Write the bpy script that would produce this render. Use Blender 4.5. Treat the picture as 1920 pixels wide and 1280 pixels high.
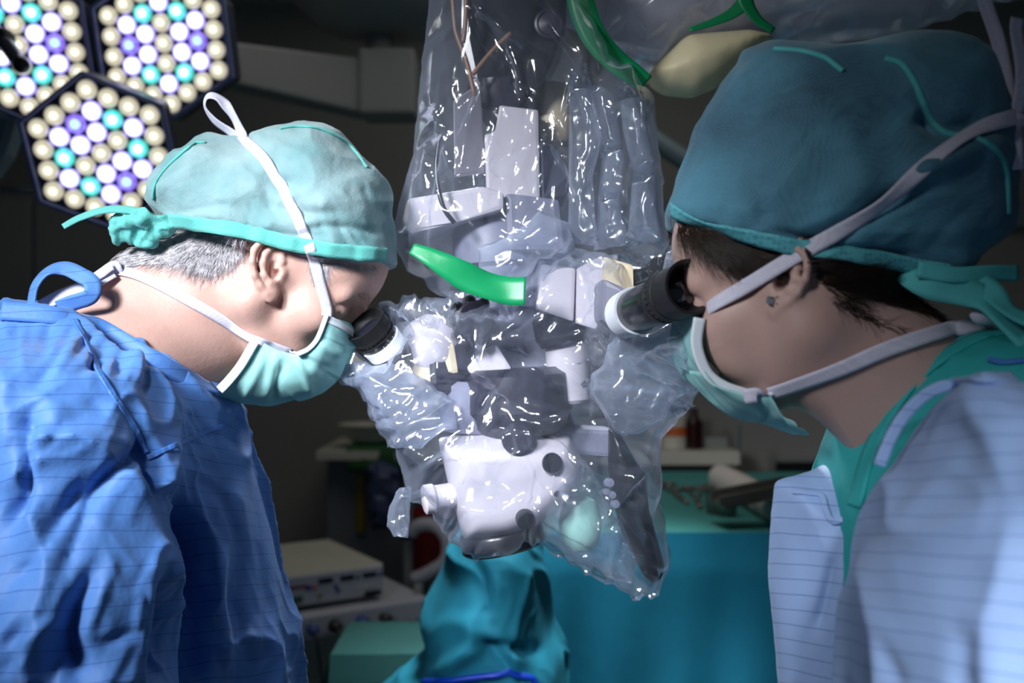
import bpy, bmesh, math, random
import numpy as np
from mathutils import Vector, Matrix
from mathutils.bvhtree import BVHTree
from mathutils.geometry import delaunay_2d_cdt

# ------------------------------------------------------------------ clear
for o in list(bpy.data.objects):
    bpy.data.objects.remove(o, do_unlink=True)
SC = bpy.context.scene
COL = SC.collection

# ------------------------------------------------------------------ camera
FPX = 1920 * 35.0 / 36.0
CAMZ = 1.5
cam_d = bpy.data.cameras.new('camera')
cam = bpy.data.objects.new('camera', cam_d)
COL.objects.link(cam)
cam_d.lens = 35.0
cam_d.sensor_width = 36.0
cam_d.clip_start = 0.05
cam.location = (0, 0, CAMZ)
cam.rotation_euler = (math.pi / 2, 0, 0)
cam_d.dof.use_dof = True
cam_d.dof.focus_distance = 1.03
cam_d.dof.aperture_fstop = 3.6
cam_d.dof.aperture_blades = 7
SC.camera = cam

# ------------------------------------------------------------------ view, world, lamps
SC.view_settings.view_transform = 'Standard'
SC.view_settings.look = 'None'
SC.view_settings.exposure = 0.0
SC.view_settings.gamma = 1.0
SC.view_settings.use_curve_mapping = False
SC.cycles.transparent_max_bounces = 16
SC.cycles.max_bounces = 5

world = bpy.data.worlds.new('world')
SC.world = world
world.use_nodes = True
world.node_tree.nodes['Background'].inputs[0].default_value = (0.62, 0.78, 1.0, 1)
world.node_tree.nodes['Background'].inputs[1].default_value = 0.055


def lamp(name, loc, target, power, size, color=(1, 1, 1), spread=60, blend=None):
    l = bpy.data.lights.new(name, 'AREA')
    l.shape = 'DISK'
    l.size = size
    l.energy = power
    l.color = color
    l.spread = math.radians(spread)
    o = bpy.data.objects.new(name, l)
    COL.objects.link(o)
    o.location = loc
    d = Vector(target) - Vector(loc)
    o.rotation_euler = d.to_track_quat('-Z', 'Y').to_euler()
    return o


# theatre lamps and added fill lights: the one over the left surgeon's shoulder is the key
lamp('theatre_lamp_key', (-1.08, -0.22, 2.28), (-0.18, 1.14, 1.48), 3.8, 0.40, (0.92, 0.95, 1.0), 40)
lamp('theatre_lamp_shoulder', (0.30, -0.75, 2.05), (0.46, 0.58, 0.98), 4.2, 0.4, (0.86, 0.92, 1.0), 30)
lamp('theatre_lamp_table', (0.12, 1.85, 2.80), (0.08, 2.02, 1.05), 3.2, 0.4, (0.85, 0.97, 1.0), 36)
lamp('added_scope_fill', (-0.55, -0.35, 2.35), (-0.08, 1.15, 1.40), 0.6, 0.35, (0.86, 0.90, 1.0), 16)  # added narrow fill that brightens only the microscope and its film
lamp('added_backlight', (-0.15, 2.9, 2.85), (-0.02, 1.25, 1.45), 2.6, 0.45, (0.86, 0.92, 1.0), 24)  # added backlight, there for glints on the film and bright cap rims
# unseen overhead light added to lift the dark background
lamp('added_room_fill', (0.0, 2.6, 2.93), (0.0, 2.6, 0.0), 9.0, 2.2, (1.0, 0.97, 0.90), 180)

# ------------------------------------------------------------------ helpers: projection


def P(px, py, d):
    """point seen at pixel (px,py) standing d metres in front of the camera plane"""
    return Vector(((px - 960) * d / FPX, d, CAMZ - (py - 640) * d / FPX))


def XZs(px, py, d, k, x0):
    # the same on a plane turned about the vertical: depth d + k * (X - x0)
    g = (px - 960) / FPX
    dd = (d - k * x0) / (1 - k * g)
    return XZ(px, py, dd)


def XZ(px, py, d):
    return ((px - 960) * d / FPX, CAMZ - (py - 640) * d / FPX)


def proj(V):
    V = np.asarray(V)
    y = np.maximum(V[:, 1], 1e-3)
    return np.stack([960 + V[:, 0] / y * FPX, 640 - (V[:, 2] - CAMZ) / y * FPX], 1)


# ------------------------------------------------------------------ helpers: objects


def tag(o, label=None, cat=None, group=None, kind=None):
    if label:
        o['label'] = label
    if cat:
        o['category'] = cat
    if group:
        o['group'] = group
    if kind:
        o['kind'] = kind
    return o


def empty(name, loc=(0, 0, 0), parent=None):
    o = bpy.data.objects.new(name, None)
    COL.objects.link(o)
    o.location = loc
    o.empty_display_size = 0.02
    if parent:
        o.parent = parent
        o.matrix_parent_inverse = Matrix.Translation(parent.matrix_world.translation).inverted()
    return o


def mkobj(name, verts, faces, mat, parent=None, smooth=True, mats=None, fmi=None):
    me = bpy.data.meshes.new(name)
    if isinstance(faces, np.ndarray):
        V_ = np.asarray(verts, np.float32)
        nf, k = faces.shape
        me.vertices.add(len(V_))
        me.vertices.foreach_set('co', V_.ravel())
        me.loops.add(nf * k)
        me.loops.foreach_set('vertex_index', faces.astype(np.int32).ravel())
        me.polygons.add(nf)
        me.polygons.foreach_set('loop_start', np.arange(0, nf * k, k, dtype=np.int32))
        me.update(calc_edges=True)
    else:
        me.from_pydata([tuple(v) for v in verts], [], [tuple(int(i) for i in f) for f in faces])
    if smooth:
        me.polygons.foreach_set('use_smooth', [True] * len(me.polygons))
    if mats:
        for m in mats:
            me.materials.append(m)
        if fmi is not None:
            me.polygons.foreach_set('material_index', list(fmi))
    elif mat:
        me.materials.append(mat)
    me.update()
    o = bpy.data.objects.new(name, me)
    COL.objects.link(o)
    if parent is not None:
        o.parent = parent
        # all meshes are written in world coordinates: cancel the parent's placement
        o.matrix_parent_inverse = wm(parent).inverted()
    return o


def wm(o):
    m = Matrix.LocRotScale(o.location, o.rotation_euler, o.scale)
    if o.parent:
        m = wm(o.parent) @ o.matrix_parent_inverse @ m
    return m


def bm_obj(name, bm, mat, parent=None, smooth=False, bevel=0.0, seg=2):
    if bevel > 0:
        bmesh.ops.bevel(bm, geom=list(bm.edges), offset=bevel, segments=seg, affect='EDGES', profile=0.6)
    bmesh.ops.recalc_face_normals(bm, faces=list(bm.faces))
    me = bpy.data.meshes.new(name)
    bm.to_mesh(me)
    bm.free()
    if smooth:
        me.polygons.foreach_set('use_smooth', [True] * len(me.polygons))
    me.materials.append(mat)
    o = bpy.data.objects.new(name, me)
    COL.objects.link(o)
    if parent is not None:
        o.parent = parent
        o.matrix_parent_inverse = wm(parent).inverted()
    return o


def box(name, c, size, mat, parent=None, rot=(0, 0, 0), bevel=0.004, smooth=False):
    bm = bmesh.new()
    bmesh.ops.create_cube(bm, size=1.0)
    from mathutils import Euler
    M = Matrix.Translation(c) @ Euler(rot).to_matrix().to_4x4() @ Matrix.Diagonal((*size, 1))
    bmesh.ops.transform(bm, matrix=M, verts=bm.verts)
    return bm_obj(name, bm, mat, parent, smooth, bevel)


def prism(name, pts, depth, mat, parent=None, bevel=0.004, dirv=(0, 1, 0)):
    """front polygon (world points) pushed back along dirv"""
    bm = bmesh.new()
    a = [bm.verts.new(p) for p in pts]
    dv = Vector(dirv) * depth
    b = [bm.verts.new(Vector(p) + dv) for p in pts]
    bm.faces.new(a)
    bm.faces.new(b[::-1])
    n = len(pts)
    for i in range(n):
        bm.faces.new((a[i], b[i], b[(i + 1) % n], a[(i + 1) % n]))
    return bm_obj(name, bm, mat, parent, False, bevel)


def frame_of(axis):
    w = Vector(axis).normalized()
    u = w.cross(Vector((0, 0, 1)))
    if u.length < 1e-3:
        u = w.cross(Vector((0, 1, 0)))
    u.normalize()
    return u, w.cross(u), w


def lathe(name, p0, p1, prof, mat, parent=None, n=40, smooth=True, flat=1.0):
    """prof: list of (t along p0->p1 in metres, radius)"""
    p0 = Vector(p0)
    u, v, w = frame_of(Vector(p1) - p0)
    V, F = [], []
    for (t, r) in prof:
        for k in range(n):
            a = 2 * math.pi * k / n
            V.append(p0 + w * t + u * (r * math.cos(a)) + v * (r * flat * math.sin(a)))
    for i in range(len(prof) - 1):
        for k in range(n):
            k2 = (k + 1) % n
            F.append((i * n + k, i * n + k2, (i + 1) * n + k2, (i + 1) * n + k))
    V.append(p0 + w * prof[0][0])
    V.append(p0 + w * prof[-1][0])
    a, b = len(V) - 2, len(V) - 1
    m = (len(prof) - 1) * n
    for k in range(n):
        F.append((a, (k + 1) % n, k))
        F.append((b, m + k, m + (k + 1) % n))
    o = mkobj(name, V, F, mat, parent, smooth)
    if smooth:
        edge_sharp(o)
    return o


def edge_sharp(o, ang=35):
    me = o.data
    bm = bmesh.new()
    bm.from_mesh(me)
    for e in bm.edges:
        if len(e.link_faces) == 2:
            e.smooth = e.calc_face_angle(0) < math.radians(ang)
    bm.to_mesh(me)
    bm.free()


def catmull(pts, sub=8):
    P_ = [np.array(p, float) for p in pts]
    P_ = [2 * P_[0] - P_[1]] + P_ + [2 * P_[-1] - P_[-2]]
    out = []
    for i in range(1, len(P_) - 2):
        for s in range(sub):
            t = s / sub
            a, b, c, d = P_[i - 1], P_[i], P_[i + 1], P_[i + 2]
            out.append(0.5 * ((2 * b) + (-a + c) * t + (2 * a - 5 * b + 4 * c - d) * t * t + (-a + 3 * b - 3 * c + d) * t ** 3))
    out.append(P_[-2])
    return np.array(out)


def tube(name, pts, r, mat, parent=None, n=10, sub=6, taper=None):
    C = catmull(pts, sub) if sub > 1 else np.array([list(p) for p in pts])
    V, F = [], []
    m = len(C)
    u = None
    for i in range(m):
        t = Vector(C[min(i + 1, m - 1)] - C[max(i - 1, 0)]).normalized()
        if u is None:
            u, _, _ = frame_of(t)
        u = (u - t * u.dot(t)).normalized()
        v = t.cross(u)
        rr = r if taper is None else r * taper(i / (m - 1))
        for k in range(n):
            a = 2 * math.pi * k / n
            V.append(Vector(C[i]) + u * (rr * math.cos(a)) + v * (rr * math.sin(a)))
    for i in range(m - 1):
        for k in range(n):
            k2 = (k + 1) % n
            F.append((i * n + k, i * n + k2, (i + 1) * n + k2, (i + 1) * n + k))
    F.append(tuple(range(n))[::-1])
    F.append(tuple((m - 1) * n + k for k in range(n)))
    return mkobj(name, V, F, mat, parent)


def ribbon(name, pts, normals, width, mat, parent=None, thick=0.0012, sub=6, wfun=None, curve=0.0):
    """flat band along pts; normals: outward normals per point"""
    C = catmull(pts, sub)
    N = catmull(normals, sub)
    m = len(C)
    V, F = [], []
    nc = 5
    for i in range(m):
        t = Vector(C[min(i + 1, m - 1)] - C[max(i - 1, 0)]).normalized()
        nn = Vector(N[i])
        nn = (nn - t * nn.dot(t)).normalized()
        b = t.cross(nn)
        w = width * (wfun(i / (m - 1)) if wfun else 1.0)
        for side in (1, -1):
            for j in range(nc):
                s = (j / (nc - 1) - 0.5) * side
                V.append(Vector(C[i]) + b * (s * w) + nn * (thick * 0.5 * side - curve * w * (2 * s) ** 2))
    k = nc * 2
    for i in range(m - 1):
        for j in range(k):
            j2 = (j + 1) % k
            F.append((i * k + j, i * k + j2, (i + 1) * k + j2, (i + 1) * k + j))
    F.append(tuple(range(k))[::-1])
    F.append(tuple((m - 1) * k + j for j in range(k)))
    return mkobj(name, V, F, mat, parent)


class Surf:
    """rays on finished meshes, to lay straps, seams and hair on them"""

    def __init__(self, objs):
        V, F = [], []
        for o in objs:
            b = len(V)
            me = o.data
            a = np.empty(len(me.vertices) * 3, np.float32)
            me.vertices.foreach_get('co', a)
            V += a.reshape(-1, 3).tolist()
            li = np.empty(len(me.loops), np.int32)
            me.loops.foreach_get('vertex_index', li)
            F += (li.reshape(len(me.polygons), -1) + b).tolist()
        self.t = BVHTree.FromPolygons(V, F)

    def hit(self, px, py, dflt=1.0, lift=0.0015):
        d = P(px, py, 1.0) - Vector((0, 0, CAMZ))
        d.normalize()
        loc, n, i, dist = self.t.ray_cast(Vector((0, 0, CAMZ)), d)
        if loc is None:
            return P(px, py, dflt), Vector((0, -1, 0))
        if n.dot(d) > 0:
            n = -n
        return loc + n * lift, n

    def near(self, p, lift=0.0015):
        loc, n, i, dist = self.t.find_nearest(p)
        return loc + n * lift, n


def lay(surf, pxs, dflt=1.0, lift=0.0015, taut=0):
    pts, ns = [], []
    for q in catmull([(a[0], a[1], 0) for a in pxs], 3):
        p, n = surf.hit(q[0], q[1], dflt, lift)
        pts.append(p)
        ns.append(n)
    # an even run of normals keeps a band from twisting over every small lump
    for _ in range(3):
        ns = [(ns[max(i - 1, 0)] + ns[i] * 2 + ns[min(i + 1, len(ns) - 1)]).normalized() for i in range(len(ns))]
    for _ in range(taut):
        pts = [pts[0]] + [(pts[i - 1] + pts[i] * 2 + pts[i + 1]) / 4 for i in range(1, len(pts) - 1)] + [pts[-1]]
    return pts, ns


# ------------------------------------------------------------------ helpers: noise (numpy gradient noise)
_rng = np.random.default_rng(5)
_perm = np.tile(_rng.permutation(256), 3)
_grad = _rng.normal(size=(256, 3))
_grad /= np.linalg.norm(_grad, axis=1, keepdims=True)


def pn(p):
    p = np.asarray(p, float)
    i = np.floor(p).astype(int)
    f = p - i
    i &= 255
    u = f * f * f * (f * (f * 6 - 15) + 10)
    r = 0
    for dx in (0, 1):
        for dy in (0, 1):
            for dz in (0, 1):
                h = _perm[_perm[_perm[(i[:, 0] + dx) & 255] + ((i[:, 1] + dy) & 255)] + ((i[:, 2] + dz) & 255)] & 255
                g = _grad[h]
                dot = g[:, 0] * (f[:, 0] - dx) + g[:, 1] * (f[:, 1] - dy) + g[:, 2] * (f[:, 2] - dz)
                wx = u[:, 0] if dx else 1 - u[:, 0]
                wy = u[:, 1] if dy else 1 - u[:, 1]
                wz = u[:, 2] if dz else 1 - u[:, 2]
                r = r + dot * wx * wy * wz
    return r * 1.6


def ridge(p):
    return 1 - np.minimum(np.abs(pn(p)) * 2.2, 1)


# ------------------------------------------------------------------ helpers: implicit surfaces
def smin(a, b, k):
    if k <= 0:
        return np.minimum(a, b)
    h = np.maximum(k - np.abs(a - b), 0) / k
    return np.minimum(a, b) - h * h * k * 0.25


class Field:
    def __init__(self, lo, hi, h):
        self.lo = np.array(lo, float)
        self.h = h
        n = np.ceil((np.array(hi, float) - self.lo) / h).astype(int) + 1
        self.ax = [self.lo[i] + h * np.arange(n[i]) for i in range(3)]
        self.F = np.full(tuple(n), 0.05, np.float32)

    def sub(self, lo, hi):
        s = []
        for i in range(3):
            a = int(np.clip(np.floor((lo[i] - self.lo[i]) / self.h), 0, len(self.ax[i])))
            b = int(np.clip(np.ceil((hi[i] - self.lo[i]) / self.h) + 1, 0, len(self.ax[i])))
            s.append(slice(a, b))
        s = tuple(s)
        x = self.ax[0][s[0]][:, None, None]
        y = self.ax[1][s[1]][None, :, None]
        z = self.ax[2][s[2]][None, None, :]
        return s, x, y, z

    def put(self, s, d, k, op):
        d = d.astype(np.float32)
        if op == '+':
            self.F[s] = smin(self.F[s], d, k)
        elif op == '-':
            self.F[s] = -smin(-self.F[s], d, k)
        else:
            self.F[s] = -smin(-self.F[s], -d, k)

    def ell(self, c, r, k=0.01, op='+', R=None):
        c = np.array(c, float)
        r = np.array(r, float)
        m = max(r) + k + 0.012
        s, x, y, z = self.sub(c - m, c + m)
        x, y, z = x - c[0], y - c[1], z - c[2]
        if R is not None:
            R = np.array(R)
            x, y, z = (R[0, 0] * x + R[1, 0] * y + R[2, 0] * z, R[0, 1] * x + R[1, 1] * y + R[2, 1] * z, R[0, 2] * x + R[1, 2] * y + R[2, 2] * z)
        k0 = np.sqrt((x / r[0]) ** 2 + (y / r[1]) ** 2 + (z / r[2]) ** 2)
        k1 = np.sqrt((x / r[0] ** 2) ** 2 + (y / r[1] ** 2) ** 2 + (z / r[2] ** 2) ** 2) + 1e-9
        self.put(s, k0 * (k0 - 1) / k1, k, op)

    def cone(self, a, b, ra, rb, k=0.01, op='+'):
        a = np.array(a, float)
        b = np.array(b, float)
        m = max(ra, rb) + k + 0.012
        s, x, y, z = self.sub(np.minimum(a, b) - m, np.maximum(a, b) + m)
        ba = b - a
        L = ba @ ba + 1e-12
        t = np.clip(((x - a[0]) * ba[0] + (y - a[1]) * ba[1] + (z - a[2]) * ba[2]) / L, 0, 1)
        d = np.sqrt((x - a[0] - t * ba[0]) ** 2 + (y - a[1] - t * ba[1]) ** 2 + (z - a[2] - t * ba[2]) ** 2) - (ra + (rb - ra) * t)
        self.put(s, d, k, op)

    def chain(self, pts, r, k=0.004, op='+'):
        rs = r if hasattr(r, '__len__') else [r] * len(pts)
        for i in range(len(pts) - 1):
            self.cone(pts[i], pts[i + 1], rs[i], rs[i + 1], k, op)

    def plane(self, p, n, k=0.004, op='&'):
        s, x, y, z = self.sub(self.lo, [a[-1] for a in self.ax])
        n = np.array(n, float) / np.linalg.norm(n)
        self.put(s, (x - p[0]) * n[0] + (y - p[1]) * n[1] + (z - p[2]) * n[2], k, op)

    def inflate(self, poly, yc, H, R, k=0.01, op='+', skew=None, back=1.0):
        """poly: XZ outline in world; swells to half depth H at R inside the outline"""
        x = self.ax[0]
        z = self.ax[2]
        X, Z = np.meshgrid(x, z, indexing='ij')
        sd = poly_sd(X, Z, np.array(poly))
        t = np.minimum(sd / R, 1.0)
        y = self.ax[1][None, :, None] - yc
        if skew:
            y = y - (skew[0] * (x - skew[1]))[:, None, None]
        y = np.where(y > 0, y / (H * back), y / H)
        e = np.sqrt(y ** 2 + ((1 - t) ** 2)[:, None, :]) - 1
        self.put((slice(None),) * 3, e * min(H, R), k, op)

    def clip_below(self, line, keep='below', k=0.003):
        """line: XZ polyline (increasing X) - keeps what is below / above it"""
        l = np.array(line)
        zz = np.interp(self.ax[0], l[:, 0], l[:, 1])
        d = (self.ax[2][None, :] - zz[:, None])[:, None, :] * 0.8
        if keep == 'above':
            d = -d
        self.put((slice(None),) * 3, np.broadcast_to(d, self.F.shape), k, '&')

    def mesh(self):
        return surfnet(self.F, self.lo, self.h)


def poly_sd(X, Z, poly):
    """signed distance, positive inside"""
    d = np.full(X.shape, 1e9)
    ins = np.zeros(X.shape, bool)
    n = len(poly)
    for i in range(n):
        a, b = poly[i], poly[(i + 1) % n]
        e = b - a
        t = np.clip(((X - a[0]) * e[0] + (Z - a[1]) * e[1]) / (e @ e + 1e-15), 0, 1)
        d = np.minimum(d, (X - a[0] - t * e[0]) ** 2 + (Z - a[1] - t * e[1]) ** 2)
        c = (a[1] > Z) != (b[1] > Z)
        with np.errstate(divide='ignore', invalid='ignore'):
            xi = (b[0] - a[0]) * (Z - a[1]) / (b[1] - a[1] + 1e-15) + a[0]
        ins ^= c & (X < xi)
    d = np.sqrt(d)
    return np.where(ins, d, -d)


def surfnet(F, lo, h):
    F = F.copy()
    F[0] = F[-1] = 0.05
    F[:, 0] = F[:, -1] = 0.05
    F[:, :, 0] = F[:, :, -1] = 0.05
    S = F < 0
    n = np.array(F.shape) - 1
    c = np.zeros(tuple(n), np.uint8)
    offs = [(i, j, k) for i in (0, 1) for j in (0, 1) for k in (0, 1)]
    for o in offs:
        c += S[o[0]:o[0] + n[0], o[1]:o[1] + n[1], o[2]:o[2] + n[2]]
    act = np.argwhere((c > 0) & (c < 8))
    idx = np.full(tuple(n), -1, np.int64)
    idx[act[:, 0], act[:, 1], act[:, 2]] = np.arange(len(act))
    vals = {o: F[act[:, 0] + o[0], act[:, 1] + o[1], act[:, 2] + o[2]] for o in offs}
    acc = np.zeros((len(act), 3))
    cnt = np.zeros(len(act))
    for o in offs:
        for axx in range(3):
            if o[axx] == 0:
                q = list(o)
                q[axx] = 1
                q = tuple(q)
                a, b = vals[o], vals[q]
                m = (a < 0) != (b < 0)
                t = np.where(m, a / np.where(m, a - b, 1), 0)
                p = np.tile(np.array(o, float), (len(act), 1))
                p[:, axx] = t
                acc[m] += p[m]
                cnt[m] += 1
    V = lo + h * (act + acc / cnt[:, None])
    quads = []
    for axx in range(3):
        u, v = (axx + 1) % 3, (axx + 2) % 3
        sl0 = [slice(None)] * 3
        sl1 = [slice(None)] * 3
        sl0[axx] = slice(0, -1)
        sl1[axx] = slice(1, None)
        A, B = S[tuple(sl0)], S[tuple(sl1)]
        e = np.argwhere(A != B)
        e = e[(e[:, u] > 0) & (e[:, v] > 0) & (e[:, u] < n[u]) & (e[:, v] < n[v])]
        fl = A[e[:, 0], e[:, 1], e[:, 2]]
        du = np.zeros(3, int)
        du[u] = 1
        dv = np.zeros(3, int)
        dv[v] = 1
        g = lambda q: idx[q[:, 0], q[:, 1], q[:, 2]]
        q = np.stack([g(e - du - dv), g(e - dv), g(e), g(e - du)], 1)
        q[~fl] = q[~fl][:, ::-1]
        quads.append(q)
    Q = np.concatenate(quads)
    Q = Q[(Q >= 0).all(1)]
    return V, Q


def vnormals(V, Q):
    V = np.asarray(V)
    Q = np.asarray(Q)
    if Q.shape[1] == 4:
        n = np.cross(V[Q[:, 2]] - V[Q[:, 0]], V[Q[:, 3]] - V[Q[:, 1]])
    else:
        n = np.cross(V[Q[:, 1]] - V[Q[:, 0]], V[Q[:, 2]] - V[Q[:, 0]])
    N = np.zeros_like(V)
    for j in range(Q.shape[1]):
        for a in range(3):
            N[:, a] += np.bincount(Q[:, j], n[:, a], len(V))
    return N / (np.linalg.norm(N, axis=1, keepdims=True) + 1e-12)


def relax(V, Q, it=2, lam=0.5):
    V = V.copy()
    E = np.concatenate([Q[:, [i, (i + 1) % Q.shape[1]]] for i in range(Q.shape[1])])
    E = np.concatenate([E, E[:, ::-1]])
    cnt = np.bincount(E[:, 0], minlength=len(V))[:, None]
    for _ in range(it):
        S = np.stack([np.bincount(E[:, 0], V[E[:, 1], a], len(V)) for a in range(3)], 1)
        V += lam * (S / np.maximum(cnt, 1) - V)
    return V


def folds(V, N, lines, facing=True):
    """press (A<0) or raise (A>0) folds along lines given in photo pixels on the side facing the lens"""
    p = proj(V)
    disp = np.zeros(len(V))
    f = np.clip(-(N * (V / np.linalg.norm(V, axis=1, keepdims=True))).sum(1), 0, 1) if facing else np.ones(len(V))
    for line, A, w in lines:
        L = catmull([(a[0], a[1], 0) for a in line], 6)[:, :2]
        best = np.full(len(V), 1e18)
        tt = np.zeros(len(V))
        for i in range(len(L) - 1):
            a, e = L[i], L[i + 1] - L[i]
            t = np.clip(((p - a) @ e) / (e @ e + 1e-9), 0, 1)
            d = ((p - a - t[:, None] * e) ** 2).sum(1)
            m = d < best
            best = np.where(m, d, best)
            tt = np.where(m, (i + t) / (len(L) - 1), tt)
        taper = np.clip(np.minimum(tt, 1 - tt) * 5 + 0.25, 0, 1)
        disp += A * np.exp(-best / (w * w)) * taper
    return V + N * (disp * np.minimum(f * 2, 1))[:, None]


def refine(V, Q):
    n = len(V)
    E = np.concatenate([np.sort(Q[:, [i, (i + 1) % 4]], 1) for i in range(4)])
    U, inv = np.unique(E, axis=0, return_inverse=True)
    inv = inv.reshape(-1)
    mid = (V[U[:, 0]] + V[U[:, 1]]) * 0.5
    cen_ = V[Q].mean(1)
    m = len(Q)
    e = [n + inv[i * m:(i + 1) * m] for i in range(4)]
    c = n + len(U) + np.arange(m)
    Q2 = np.concatenate([np.stack([Q[:, 0], e[0], c, e[3]], 1), np.stack([e[0], Q[:, 1], e[1], c], 1), np.stack([c, e[1], Q[:, 2], e[2]], 1), np.stack([e[3], c, e[2], Q[:, 3]], 1)])
    return np.concatenate([V, mid, cen_]), Q2


def cloth_noise(V, seed, amp, sc=(9, 9, 6), sc2=(24, 24, 14)):
    w = np.stack([pn(V * 5 + seed), pn(V * 5 + seed + 9), pn(V * 5 + seed + 17)], 1) * 0.05
    W = V + w
    a = (ridge(W * np.array(sc) + seed) ** 2 - 0.35)
    b = (ridge(W * np.array(sc2) + seed + 5) ** 3 - 0.25)
    m = np.clip(pn(V * 6 + seed + 40) + 0.45, 0, 1)
    return amp * (a + 0.42 * b * m)


def ridges(V, N, count, seed, region, angle, amp, width, length, both=0.5, bend=0.12):
    """random straight creases: region (x0,y0,x1,y1) px, angle(px,py)->radians, sharp triangular profile"""
    rnd = random.Random(seed)
    p = proj(V)
    disp = np.zeros(len(V))
    face = np.clip(np.abs((N * V).sum(1)) / (np.linalg.norm(V, axis=1) + 1e-9) * 1.8, 0, 1)
    for _ in range(count):
        cx, cy = rnd.uniform(region[0], region[2]), rnd.uniform(region[1], region[3])
        a = angle(cx, cy) + rnd.gauss(0, 0.35)
        L = rnd.uniform(*length) * 0.5
        w = rnd.uniform(*width)
        A = rnd.uniform(*amp) * w * 0.0006 * (1 if rnd.random() < both else -1)
        ca, sa = math.cos(a), math.sin(a)
        q = p - (cx, cy)
        m = (np.abs(q[:, 0]) < L + w) & (np.abs(q[:, 1]) < L + w)
        if not m.any():
            continue
        q = q[m]
        t = (q[:, 0] * ca + q[:, 1] * sa) / L
        n = -q[:, 0] * sa + q[:, 1] * ca + bend * L * rnd.gauss(0, 1) * t * t
        disp[m] += A * np.clip(1 - np.abs(n) / w, 0, 1) * np.clip(1.15 - np.abs(t) ** 1.5, 0, 1)
    return V + N * (disp * face)[:, None]


# ------------------------------------------------------------------ helpers: materials
def lin(c):
    return tuple(((v / 255) / 12.92 if v / 255 <= 0.04045 else ((v / 255 + 0.055) / 1.055) ** 2.4) for v in c)


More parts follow.
